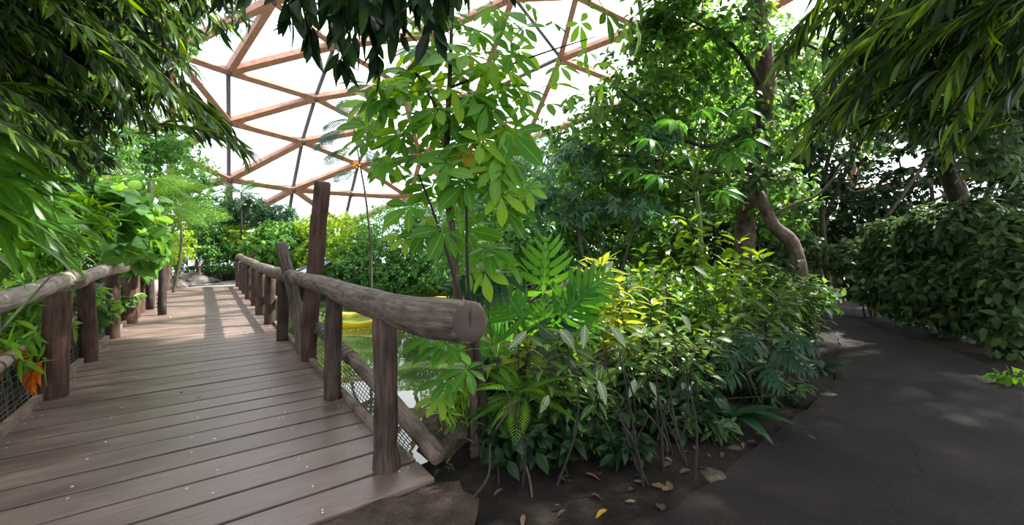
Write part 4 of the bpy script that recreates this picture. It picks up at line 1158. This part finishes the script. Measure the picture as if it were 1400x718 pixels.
def fern_plant(name, label, base, crown, n, size, tm, mat, lo=-.15, hi=.7, droop_up=(0,0,1), cat='fern', kobj=40, a0=0, a1=6.283, trunk_r=.07):
    o = thing(name, label, cat, base)
    if (Vector(crown) - Vector(base)).length > .25: trunk(o, 'trunk', [base, Vector(base).lerp(Vector(crown), .5), crown], [trunk_r * 1.2, trunk_r, trunk_r * .8], M['bark_dark'], 8, .2)
    an = np.linspace(a0, a1, n, endpoint=False) + rng.normal(size=n) * .15
    d = np.stack([np.cos(an), np.sin(an), rng.uniform(lo, hi, n)], 1)
    place(o, np.tile(np.array(tuple(crown)), (n, 1)), frames(d, np.tile(np.array(droop_up, float), (n, 1))), size * rng.uniform(.8, 1.1, n), tm, mat, kobj, 3, name='frond')
    return o
c0 = P(205, 245, 10.5); fern_plant('tree_fern', 'bright green tree fern with wide drooping fronds on the left bank', (c0.x, c0.y, 0), c0, 15, 1.6, T_FERN, M['fern'], -.25, .75, (.25,-.75,.8))
c0 = P(222, 285, 9.6); fern_plant('tree_fern', 'lower tree fern whose fronds sweep toward the left railing', (c0.x, c0.y, 0), c0, 13, 1.35, T_FERN, M['fern'], -.35, .6, (.25,-.75,.8))
shrub('yellow_bush', 'yellow-green bush at the far end of left railing beside the boulders', 'shrub', [E(243,335,17.5,26,28,.9), E(228,345,15.8,18,22,.6)], 230, 8, .17, T_CHEAP3, M['hedge_yellow'], None, None, 30, 5, 4, .03, cheap=T_CHEAP)
shrub('dark_bush', 'dark bush behind the small label post at the far bed', 'shrub', [E(300,335,21.6,40,26,.9), E(272,310,20.8,34,44,.9)], 700, 8, .22, T_CHEAP3, M['hedge'], None, None, 30, 5, 4, .04, cheap=T_CHEAP)
shrub('low_bush', 'low green bush along the back of the far stone border', 'shrub', [E(262,346,20.0,40,18,.5), E(310,347,20.8,44,17,.5), E(235,340,19.2,24,20,.4), E(270,364,20.2,60,12,.45), E(322,365,21.2,44,12,.45), E(225,362,18.6,26,14,.4)], 800, 8, .17, T_CHEAP3, M['hedge'], None, None, 30, 5, 4, .02, cheap=T_CHEAP, shell=.2)
shrub('broad_leaf_shrub', 'bright shrub with yellow-spotted leaves above the far stone border', 'shrub', [E(322,325,21.6,26,22,.8), E(345,338,21.4,26,24,.8)], 420, 7, .28, T_CHEAP3, M['hedge_yellow'], None, None, 40, 5, 4, .04, cheap=T_CHEAP)
shrub('far_tree', 'small bluish tree beyond the dome foot left of the tall pole', 'tree', [E(345,290,22.2,26,26,.9), E(383,298,22.4,28,22,.9), E(316,290,22,22,26,.8)], 600, 8, .24, T_CHEAP, M['tree_blue'], None, None, 0, 5, 4, .06)
c0 = P(330, 264, 21.2); fern_plant('fan_palm', 'small palm with spiky fronds rising left of the tall pole', (c0.x, c0.y, 0), c0, 16, 1.5, T_FERN_S, M['tree_blue'], -.2, 1.1, cat='palm', trunk_r=.05)
# far hedge over the water
shrub('round_leaf_bush', 'bright round bush across the water left of the tall pole', 'shrub', [E(385,338,20.5,42,40,1.6), E(360,345,20.5,28,30,1.2)], 1100, 8, .24, T_CHEAP3, M['broad'], None, None, 60, 5, 5, .05, cheap=T_CHEAP, shell=.6)
shrub('yellow_bush', 'tall yellow-green bush across the water right of the tall pole', 'shrub', [E(470,325,20.8,46,40,1.6), E(450,352,20,48,34,1.2), E(430,318,21,30,28,1.2)], 1300, 8, .21, T_CHEAP3, M['hedge_yellow'], None, None, 60, 5, 5, .05, cheap=T_CHEAP, shell=.6)
shrub('hedge_bush', 'large dense dark green bush across the water behind the handrail', 'shrub', [E(550,332,20.5,75,62,2.0), E(505,362,19.8,55,42,1.4), E(590,350,20,55,56,1.6), E(610,300,20.5,60,50,1.4), E(550,378,18.9,70,28,.8), E(480,375,18.9,50,28,.7)], 4200, 8, .19, T_CHEAP3, M['hedge'], None, None, 80, 4, 6, .06, cheap=T_CHEAP, shell=.65)
shrub('hedge_bush', 'dark waterside bush seen behind the sapling stems', 'shrub', [E(660,330,16,70,60,2.0), E(640,370,16.5,55,40,1.2), E(720,310,15,60,60,1.5), E(690,375,15,60,30,1.0)], 1900, 8, .18, T_CHEAP3, M['hedge'], None, None, 60, 4, 6, .06, cheap=T_CHEAP, shell=.6)
shrub('far_tree', 'loose pale tree rising behind the waterside bush and sapling', 'tree', [E(690,262,15,60,50,1.6), E(745,220,14,60,45,1.6), E(640,270,17,45,35,1.6)], 1000, 8, .19, T_CHEAP3, M['tree_blue'], None, None, 30, 5, 5, .07, cheap=T_CHEAP, shell=.4)

# right-hand trees
rt = shrub('spreading_tree', 'dense spreading tree filling the middle right above the planted bed', 'tree',
     [E(830,190,7.6,95,75,1.3), E(900,120,7.6,100,80,1.2), E(960,60,7.4,90,60,1.2), E(1010,170,7.8,90,80,1.2), E(800,265,8.0,95,50,1.2), E(920,255,7.6,100,55,1.1), E(1050,270,8.2,70,60,1.0), E(900,30,7.2,60,40,1.0)],
     1750, 8, .17, T_OVATE, M['tree'], (4.6, 8.0, 0), None, 300, 10, 0, cheap=T_CHEAP3, shell=.25)
p_, R_, s_ = shade_canopy([(np.array([.8, 5.6, 6.1]), np.array([2.1, 1.5, .8])), (np.array([3.4, 6.4, 6.9]), np.array([2.4, 1.8, .9])), (np.array([.2, 8.3, 7.9]), np.array([2.0, 1.6, .8])), (np.array([3.6, 9.0, 8.6]), np.array([2.6, 2.0, 1.0])), (np.array([1.6, 3.4, 5.2]), np.array([1.6, 1.4, .7])), (np.array([3.0, 4.8, 5.7]), np.array([1.6, 1.3, .7]))], 2300, 9, .26, .4)  # crown above the view, added to keep sun off the near deck
place(rt, p_, R_, s_, T_CHEAP, M['tree'], 0, rest='added_shade_foliage')
trunk(rt, 'trunk', [(4.6,8.0,-.1), P(1020,300,8), P(1040,200,7.6), P(1046,110,7.4), P(1040,40,7.3), P(1030,-40,7.2)], [.2,.17,.16,.17,.14,.1], M['bark'], 12, .25)
for pts in ([P(1035,230,7.7), P(960,235,7.4), P(880,215,7.2), P(810,212,7.2)], [P(1040,170,7.5), P(960,200,7.2), P(870,140,7.1), P(845,120,7)], [P(1042,120,7.4), P(1000,60,7.0), P(930,20,6.8)], [P(1030,250,7.8), P(960,270,7.3), P(870,285,7.0)], [P(870,215,7.2), P(862,170,7.1), P(850,130,7)], [P(1044,100,7.4), P(1090,60,7.1), P(1140,80,6.8)]):
    trunk(rt, 'branch', pts, [.05, .035, .025, .012], M['bark_dark'], 7)
for lab, els, mt, n in (
    ('tall tree behind the spreading tree, mid green and loose', [E(915,185,11.5,90,130,1.0), E(880,290,11.5,90,60,1.0), E(960,60,11.8,90,100,1.0)], 'tree', 650),
    ('green tree closing the view between spreading tree and pond', [E(770,280,12.5,90,60,1.0), E(810,225,12.2,70,60,1.0), E(700,320,13,70,45,.9)], 'hedge', 700),
    ('low dark growth along the ring wall behind the bed', [E(780,358,15,110,32,.6), E(950,356,14.5,110,34,.6), E(1110,352,13.5,110,34,.6)], 'tree', 700),
    ('dark tree behind the brown trunk of the spreading tree', [E(1040,150,11.5,100,150,1.0), E(1030,300,11.2,110,60,1.0)], 'tree', 1000),
    ('dark tree high behind the right overhanging branches', [E(1180,110,12.2,120,130,1.0), E(1290,60,12.4,120,110,1.0), E(1390,130,12,90,150,1.0)], 'tree', 1200),
    ('shaded thicket tree at the end of the dark path', [E(1130,310,12.2,110,60,.8), E(1240,330,12.2,120,70,.8), E(1360,320,11.6,100,80,.8)], 'dark_leaf', 900)):
    shrub('background_tree', lab, 'tree', els, n, 8, .25, T_CHEAP3, M[mt], None, 'trees closing the right background', 60, 9, 5, .07, cheap=T_CHEAP, shell=.15)
for lab, els, mt, n in (
    ('low bushes\x27 front one behind the lobed plant, mid green', [E(740,335,9.5,80,45,.6), E(660,365,10.5,50,40,.6)], 'hedge', 420),
    ('broad low bush behind the yellow-leaved shrubs', [E(880,330,9.2,90,50,.6), E(810,300,9.6,60,40,.6)], 'tree', 480),
    ('shaded low bush below the brown trunk of the spreading tree', [E(1000,325,9.0,90,48,.6), E(1070,345,9.4,60,45,.6)], 'bush', 480)):
    shrub('understory_bush', lab.replace('low bushes\x27 front one', 'low bush'), 'shrub', els, n, 8, .18, T_OVATE, M[mt], None, 'low bushes behind the planted bed', 100, 9, 5, .03, cheap=T_CHEAP3, shell=.3)
shrub('blue_leaf_shrub', 'shrub with bluish hand-shaped leaves low in front of the spreading tree', 'shrub', [E(760,270,6.8,70,45,.7), E(850,285,6.6,70,35,.7), E(800,220,6.8,50,40,.6), E(890,180,6.4,50,40,.5)], 60, 4, .22, T_HAND, M['tree_blue'], (1.6, 6.9, 0), None, 200, 6, 5, .03)
pp = thing('papaya_plant', 'slender plant with large bright star-shaped leaves on long pale stalks', 'plant', gb(960, 5.6))
trunk(pp, 'stem', [gb(960,5.6), P(958,330,5.5), P(952,262,5.4)], [.04,.032,.025], M['green_stem'], 8)
q = [(925,165,.42), (960,150,.36), (890,190,.34), (1000,210,.42), (1030,190,.36), (900,240,.32), (985,260,.36), (870,230,.3), (1020,150,.3), (940,215,.34)]
place(pp, np.array([tuple(P(x, y, rng.uniform(4.9, 5.4))) for x, y, _ in q]), frames([((x - 952) / 100, -.35, .05) for x, y, _ in q], [(0,-.6,.8)] * len(q)), np.array([s for *_, s in q]), T_HAND, M['philo'], 30, 3)
for x, y, _ in q: trunk(pp, 'leaf_stalk', [P(952,262,5.4), P((x + 952) / 2, (y + 262) / 2 - 8, 5.2), P(x, y, 5.1)], [.010,.007,.005], M['green_stem'], 5)
shrub('dark_tree', 'dark shaded tree behind the path bend with bright gaps between leaves', 'tree', [E(1110,230,10.5,80,70,1.2), E(1200,270,11,90,50,1.2), E(1290,200,10.5,110,70,1.3), E(1380,250,10,80,70,1.2), E(1180,130,10,100,70,1.2)], 800, 8, .22, T_OVATE, M['dark_leaf'], (8.2, 11, 0), None, 120, 10, 5, .08, cheap=T_CHEAP3, shell=.2)
dk = thing('leaning_trunk_tree', 'twin brown trunks rising behind the right-hand bushes', 'tree', gb(1310, 7.4))
trunk(dk, 'trunk', [gb(1318,7.4), P(1316,300,7.4), P(1300,250,7.3), P(1286,200,7.2), P(1270,120,7)], [.17,.14,.12,.11,.08], M['bark_dark'], 10, .2)
trunk(dk, 'trunk', [gb(1330,7.3), P(1318,280,7.3), P(1300,225,7.25), P(1292,150,7.1)], [.10,.085,.075,.05], M['bark'], 8, .2)
cp, cd = clusters([E(1280,150,6.6,90,60,.8), E(1360,200,6.6,70,60,.7)], 110, .2); p_, R_, s_ = rosettes(cp, cd, 8, .24, .5); place(dk, p_, R_, s_, T_OVATE, M['bush'], 120, 10)
lt = thing('leaning_tree', 'short brown leaning trunk above the variegated bed left of the path', 'tree', gb(1092, 6.8))
trunk(lt, 'trunk', [gb(1105,6.8), P(1088,345,6.7), P(1060,310,6.7), P(1046,285,6.7), P(1038,262,6.7)], [.12,.105,.10,.09,.06], M['bark'], 10, .2)
trunk(lt, 'branch', [P(1044,300,6.7), P(1085,280,6.6), P(1120,265,6.5), P(1150,228,6.5), P(1170,190,6.5)], [.03,.025,.02,.015,.008], M['bark'], 6, .1)
cp, cd = clusters([E(1040,240,6.6,50,30,.4), E(1150,170,6.5,40,40,.4)], 40, .2); p_, R_, s_ = rosettes(cp, cd, 7, .2, .4); place(lt, p_, R_, s_, T_OVATE, M['bush'], 80, 9)

# bushes along the far side of the path
for i, (els, b, lab, sz, ncl) in enumerate([
    ([E(1190,385,8.9,50,40,.6), E(1160,350,9.4,40,32,.6)], gb(1190,9.0), 'low leafy bush where the path bends out of sight', .19, 150),
    ([E(1240,390,8.0,50,52,.6), E(1225,330,8.4,48,40,.6)], gb(1245,8.1), 'dark bush second from the bend on the far side of path', .2, 190),
    ([E(1290,400,7.2,50,60,.6), E(1280,320,7.6,50,45,.6)], gb(1295,7.3), 'tall dark bush in front of the twin brown trunks', .2, 220),
    ([E(1345,400,6.5,45,70,.55), E(1340,310,6.8,50,50,.5)], gb(1355,6.6), 'shaded bush between the twin trunks and the right edge', .2, 200),
    ([E(1395,420,5.6,50,90,.45), E(1400,340,5.8,55,60,.5)], gb(1400,5.8), 'pale-leaved bush reaching the right edge beside the path', .19, 180)]):
    shrub('path_bush', lab, 'shrub', els, int(ncl * 1.6), 8, sz, T_OVATE, M['bush'], b, 'bushes along the far side of the path', 170, 9, 5, .025, cheap=T_CHEAP3, down=.5)
shrub('path_seedling', 'bright little seedling on the right edge of the path', 'plant', [E(1380,512,4.55,20,16,.15)], 9, 5, .13, T_OVATE, M['palmate'], gb(1385,4.6), None, 60, 5, 2, .008)

# the planted bed between bridge and path
def veined(label, px, d, top, n, mat, size=.22, spread=.32, group='variegated shrubs in the bed between bridge and path', pale=2, nst=4):
    n = int(n * 1.7); nst = 5
    b = gb(px, d)
    o = thing('variegated_shrub', label, 'shrub', b, group)
    tipz = CH + (CY - top) / F * d
    pos, dirs, tips = [], [], []
    for k in range(nst):
        tx = b[0] + rng.uniform(-1, 1) * spread; ty = b[1] + rng.uniform(-1, 1) * spread * .7; tz = tipz * rng.uniform(.78, 1.0) - .03
        tips.append((tx, ty, tz))
        h = tz - b[2]
        m = n // nst
        for j in range(m):
            u = 1 - (j / m) ** 1.35 * .82
            a = j * 2.4 + rng.normal() * .3
            p = np.array(b) + (np.array((tx, ty, tz)) - np.array(b)) * u
            up = .75 * (j < 5) + rng.uniform(-.35, .35)
            pos.append(p + np.array([math.cos(a), math.sin(a), 0]) * .03); dirs.append((math.cos(a), math.sin(a), up))
    pos = np.array(pos); N = len(pos)
    dirs = np.array(dirs); s = size * rng.uniform(.65, 1.15, N)
    R = frames(dirs, np.array([0, 0, 1.0]) + rng.normal(size=(N, 3)) * .3)
    k = np.zeros(N, bool); k[rng.choice(N, pale, replace=False)] = True
    place(o, pos[~k], R[~k], s[~k], T_SANCH, mat, 150, 8)
    if pale: place(o, pos[k], R[k], s[k] * .9, T_SANCH, M['sanch_pale'], 10, 2, name='pale_leaf', rest='pale_leaves')
    stems(o, b, tips, .008, M['bark_dark'], sway=.05)
    return o
VS = [('yellow-leaved variegated shrub glowing in the sun at the middle of the bed', 815, 4.3, 345, 96, 'sanch_yellow', .23, .30),
      ('second yellow variegated shrub just right of the brightest one', 868, 4.0, 372, 72, 'sanch_yellow', .21, .26),
      ('tall fresh green shrub standing highest in the bed', 965, 4.6, 290, 110, 'sanch_green', .20, .36),
      ('fresh green shrub left of the tallest one in the bed', 905, 4.9, 325, 84, 'sanch_green', .19, .34),
      ('veined shrub with white-ribbed leaves below the brightest yellow shrub', 860, 3.45, 440, 72, 'sanch', .20, .26),
      ('low veined shrub at the front corner near the railing end', 745, 3.0, 450, 56, 'sanch', .19, .24),
      ('veined shrub in front of the lobed plant near the sapling', 700, 3.4, 455, 56, 'sanch_yellow', .19, .2),
      ('veined shrub at the front middle of the bed over bare soil', 805, 2.95, 500, 48, 'sanch', .17, .22),
      ('dusky veined shrub under the tallest green one', 940, 3.7, 430, 80, 'sanch', .19, .30),
      ('dusky veined shrub at the path side of the bed', 1010, 4.2, 400, 80, 'sanch', .19, .32),
      ('veined shrub at the path edge with drooping ribbed leaves', 1075, 4.9, 400, 88, 'sanch', .20, .36),
      ('veined shrub farthest along the left edge of the path', 1110, 6.2, 372, 88, 'sanch', .20, .40),
      ('greyish veined shrub behind the path-edge shrubs', 1050, 5.6, 350, 88, 'bush', .20, .40),
      ('fresh green shrub between the tallest shrub and the leaning trunk', 1020, 5.0, 318, 84, 'sanch_green', .18, .34)]
vs_ob = [(px, d, veined(lb, px, d, top, n, M[mt], sz, sprd)) for (lb, px, d, top, n, mt, sz, sprd) in VS]
for (x, y, s_, dx) in ((800,452,.17,-.1), (818,528,.17,.2), (868,526,.16,-.2), (888,530,.13,.3), (932,438,.17,.3), (838,365,.16,-.5), (888,372,.16,.2), (750,548,.14,-.3), (948,372,.2,.8), (835,455,.17,.5), (910,445,.14,-.4), (720,462,.17,-.7), (765,458,.18,.6), (1128,430,.2,.6)):
    px, d, ob = min(vs_ob, key=lambda q: abs(q[0] - x) * .6 + abs(CY + F * (CH - .9) / q[1] - y) * .4)
    dd = max(2.5, d - .28)
    place(ob, np.array([tuple(P(x, y - 8, dd))]), frames([(dx, -.35, -.55)], [(.1, -.9, .5)]), np.array([s_]), T_SANCH, M['sanch_pale'], 5, 1, name='pale_leaf')

ph = thing('lobed_plant', 'bright green plant with deeply lobed leaves behind the sapling', 'plant', gb(720, 4.2))
q = [(700,345,.6,-.5), (742,350,.66,.05), (778,362,.55,.7), (715,385,.55,-.3), (760,392,.55,.45), (690,392,.5,-.8), (735,420,.5,.1), (665,392,.45,-1), (775,412,.42,.9), (700,430,.45,-.4), (675,440,.4,-.8), (650,420,.38,-1)]
place(ph, np.array([tuple(P(x, y + 52, rng.uniform(3.5, 4.0))) for x, y, *_ in q]), frames([(dx, -.35, .62) for *_, dx in q], [(.1,-.85,.45)] * len(q)), np.array([s * .9 for _, _, s, _ in q]), T_LOBED, M['philo'], 30, 3)
stems(ph, gb(720, 4.2), [tuple(P(x, y + 14, 4.1)) for x, y, *_ in q], .012, M['green_stem'], name='leaf_stalk')
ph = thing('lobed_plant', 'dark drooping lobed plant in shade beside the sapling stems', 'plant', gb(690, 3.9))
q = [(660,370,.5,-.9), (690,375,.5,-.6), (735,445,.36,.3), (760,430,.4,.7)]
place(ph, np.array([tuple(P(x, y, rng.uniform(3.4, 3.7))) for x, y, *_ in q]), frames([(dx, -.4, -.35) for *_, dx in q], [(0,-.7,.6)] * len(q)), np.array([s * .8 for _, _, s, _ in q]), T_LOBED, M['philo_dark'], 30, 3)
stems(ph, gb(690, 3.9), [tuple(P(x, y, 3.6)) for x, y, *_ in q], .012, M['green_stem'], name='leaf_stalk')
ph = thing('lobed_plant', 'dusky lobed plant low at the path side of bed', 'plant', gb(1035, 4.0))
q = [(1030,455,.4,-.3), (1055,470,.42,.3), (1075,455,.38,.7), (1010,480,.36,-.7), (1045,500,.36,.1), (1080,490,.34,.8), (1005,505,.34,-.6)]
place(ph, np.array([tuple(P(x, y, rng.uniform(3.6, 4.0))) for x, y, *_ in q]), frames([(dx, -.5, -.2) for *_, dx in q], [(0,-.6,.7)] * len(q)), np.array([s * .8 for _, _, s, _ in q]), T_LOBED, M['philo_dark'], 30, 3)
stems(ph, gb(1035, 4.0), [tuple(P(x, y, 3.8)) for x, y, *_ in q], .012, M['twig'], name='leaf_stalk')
def rosette_plant(name, label, base, n, size, mat, tm=T_STRAP, lo=.2, hi=1.1, cat='plant'):
    o = thing(name, label, cat, base)
    an = np.arange(n) * 2.4
    d = np.stack([np.cos(an), np.sin(an), rng.uniform(lo, hi, n)], 1)
    place(o, np.tile(np.array(base) + [0, 0, .03], (n, 1)), frames(d), size * rng.uniform(.7, 1.1, n), tm, mat, 40, 3)
    return o
T_BROADSTRAP = [leaf(.13, 7, .2, .35, 'lance'), leaf(.12, 7, .25, .55, 'lance')]
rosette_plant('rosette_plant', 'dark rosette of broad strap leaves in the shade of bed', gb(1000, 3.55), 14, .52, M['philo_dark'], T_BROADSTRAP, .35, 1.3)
rosette_plant('rosette_plant', 'small dark rosette at the far tip of bed on path edge', gb(1125, 5.0), 12, .36, M['philo_dark'], T_BROADSTRAP, .3, 1.2)
fern_plant('sword_fern', 'small bright fern in the bed right of the sapling stems', gb(712, 3.0), (gb(712,3.0)[0], 3.0, .45), 16, .5, T_FERN_S, M['fern'], -.1, 1.1, trunk_r=.03)
fern_plant('sword_fern', 'small shaded fern in the bed under the veined shrubs', gb(770, 3.15), (gb(770,3.15)[0], 3.15, .4), 14, .42, T_FERN_S, M['tree'], -.1, 1.0, trunk_r=.03)
shrub('bank_creeper', 'yellow-green leafy creeper hanging over the water bank by the sapling', 'creeper', [E(618,555,3.3,26,40,.2), E(598,585,3.3,16,24,.15), E(635,520,3.3,20,30,.2)], 130, 6, .14, T_LANCE, M['hedge_yellow'], gb(640,3.25), None, 200, 5, 4, .008, down=.9)
shrub('veined_seedling', 'little seedling with white-veined leaves on soil beside bridge corner', 'plant', [E(612,632,2.85,14,14,.08)], 6, 4, .10, T_SANCH, M['sanch'], gb(610,2.85), None, 40, 3, 2, .005)
for i, (px, py, d, n, lab) in enumerate([(870,610,2.9,7,'low green seedling among dead twigs at the front of bed'), (935,580,3.2,9,'low leafy seedling in the shaded middle of bed'), (985,585,3.2,16,'low seedling beside the dark strap-leaf rosette'), (1090,530,4.1,16,'low seedling near the tan stone chip')]):
    shrub('ground_seedling', lab, 'plant', [E(px, py, d, 22, 14, .12)], n, 5, .12, T_OVATE, M['bush'], gb(px, d), 'seedlings on the bed floor', 50, 4, 2, .006)
# thicket of dark stems and roots at the front of the bed
th_ = thing('root_thicket', 'tangle of thin dark roots and bare twigs at front of bed', 'roots', gb(740, 2.7))
for k in range(26):
    x0, d0 = rng.uniform(650, 960), 0
    d0 = rng.uniform(2.55, 3.3)
    a = Vector(gb(x0, d0)); h = rng.uniform(.25, .85)
    b = a + Vector((rng.uniform(-.25, .25), rng.uniform(-.15, .25), h))
    mb = MB(); mb.tube(smooth_path([a - Vector((0, 0, .05)), a.lerp(b, .5) + Vector((rng.uniform(-.1, .1), rng.uniform(-.1, .1), 0)), b], 4), np.linspace(.010, .004, 9), 5); mb.build('twig', M['bark_dark'], th_)
for pts in ([P(700,555,2.75), P(672,600,2.7), P(668,650,2.6), P(640,690,2.5)], [P(690,575,2.8), P(720,640,2.6), P(730,700,2.45)], [P(880,640,2.8), P(930,652,2.75), P(965,655,2.72)], [P(880,560,3.2), P(910,600,3.1), P(915,650,2.9)], [P(655,600,2.8), P(690,560,2.8), P(715,545,2.85)]):
    mb = MB(); mb.tube(smooth_path(pts, 5), .008, 5); mb.build('root', M['twig'], th_)
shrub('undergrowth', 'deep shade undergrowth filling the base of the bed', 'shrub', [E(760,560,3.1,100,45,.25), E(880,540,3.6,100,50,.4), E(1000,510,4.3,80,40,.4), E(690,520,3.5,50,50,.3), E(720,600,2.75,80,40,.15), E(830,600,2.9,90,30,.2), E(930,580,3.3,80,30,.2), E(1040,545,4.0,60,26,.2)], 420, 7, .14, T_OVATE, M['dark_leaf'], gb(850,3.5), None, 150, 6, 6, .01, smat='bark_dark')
shrub('undergrowth', 'dense green growth behind the veined shrubs in the bed', 'shrub', [E(780,430,5.0,90,50,.5), E(900,420,5.4,90,60,.5), E(1010,400,5.8,80,50,.5), E(700,440,4.6,50,50,.4), E(1090,410,6.6,60,45,.5)], 420, 7, .18, T_OVATE, M['tree'], gb(860,5.2), None, 120, 8, 6, .012, cheap=T_CHEAP3, smat='bark_dark')

# withered plant on the left post
wp_ = thing('withered_climber', 'leafy climber with orange withered leaves on the near left post', 'plant', BR(5.6, -1.42, 0))
q = [(45,515,.30), (58,520,.24), (38,505,.26), (50,530,.24), (2,505,.2), (8,515,.22), (42,535,.2)]
place(wp_, np.array([tuple(P(x, y - 28, 3.85)) for x, y, _ in q]), frames([(rng.uniform(-.15, .15), -.15, -1) for _ in q], [(rng.uniform(-.5, .5), -1, .1) for _ in q]), np.array([s * 1.25 for *_, s in q]), [leaf(.17, 6, .5, .2, 'ovate', .8, wave=.4), leaf(.15, 6, .6, .1, 'lance', -.9, wave=.5)], M['orange_leaf'], 20, 2, name='withered_leaf')
p_, d_, s_ = [], [], []
for k in range(46):
    p_.append(tuple(P(rng.uniform(5, 65), rng.uniform(450, 500), rng.uniform(3.65, 4.0)))); d_.append((rng.uniform(-.8, 1), rng.uniform(-.6, .2), rng.uniform(-.6, .5))); s_.append(rng.uniform(.15, .27))
place(wp_, np.array(p_), frames(d_, np.array([0, -.4, 1]) + rng.normal(size=(46, 3)) * .3), np.array(s_), T_LANCE, M['palmate'], 60, 3)
stems(wp_, BR(5.6, -1.42, 0), [tuple(P(40, 470, 3.85)), tuple(P(20, 480, 3.8)), tuple(P(60, 465, 3.9))], .008, M['twig'])

# fallen leaves
FL = []
for k in range(34):
    for _ in range(40):
        x, y = rng.uniform(640, 1130), rng.uniform(530, 715)
        d = F * CH / (y - CY); q = P(x, y, d)
        if seg_dist(q.x, q.y, POND) < -.15 and y > 690 - (x - 640) * .36 and y < 790 - (x - 640) * .40: break
    FL.append((q.x, q.y))
fl_me = []
for T in (leaf(.22, 7, .35, .2, 'ovate', .5, wave=.12), leaf(.17, 7, .5, .35, 'lance', -.4, wave=.1), leaf(.24, 7, .3, .1, 'ovate', .2, wave=.15)):
    mb = MB(); mb.raw(T.v, T.uv, T.tri, T.quad, 0.0); fl_me.append((mb.mesh('fallen_leaf', M['litter']), mb.mesh('fallen_leaf', M['yellow_leaf'])))
def fallen(x, y, s, rz, yellow, label, group, z=None):
    o = bpy.data.objects.new('fallen_leaf', fl_me[int(rng.randint(3))][int(yellow)]); COL.objects.link(o)
    z = max(ground_z(x, y), .012 if z is None else z)
    o.location = (x, y, z + .018); o.scale = (s, s, s); o.rotation_euler = (rng.uniform(-.15, .15), rng.uniform(-.2, .2), rz)
    tag(o, label, 'leaf', group)
for (x, y) in FL: fallen(x, y, rng.uniform(.05, .10), rng.uniform(0, 6.28), False, 'dry brown fallen leaf on the dark soil of the bed', 'brown fallen leaves in the bed')
for (px, py, s, yl, lb) in ((830,706,.10,True,'yellow fallen leaf at the bottom edge of the bed'), (905,706,.11,False,'pale narrow fallen leaf on the path by the bottom edge'), (860,678,.10,False,'upright curled fallen leaf just above the bottom edge'), (800,655,.13,False,'large curled brown leaf on black soil at bed front'), (1015,620,.11,False,'curled brown leaf where bed meets the path'), (1135,540,.10,False,'tan fallen leaf on the left edge of the path')):
    d = F * CH / (py - CY); q = P(px, py, d); fallen(q.x, q.y, s, rng.uniform(0, 6.28), yl, lb, None)
for (px, py, lb) in ((275,544,'tiny dry leaf lying near the middle of deck planks'), (22,574,'curled dry leaf on the deck edge by the left curb'), (250,538,'small pale leaf scrap on the deck left of middle')):
    d = F * CH / (py - CY); q = P(px, py, d); fallen(q.x, q.y, .06, rng.uniform(0, 6.28), False, lb, None, .0)
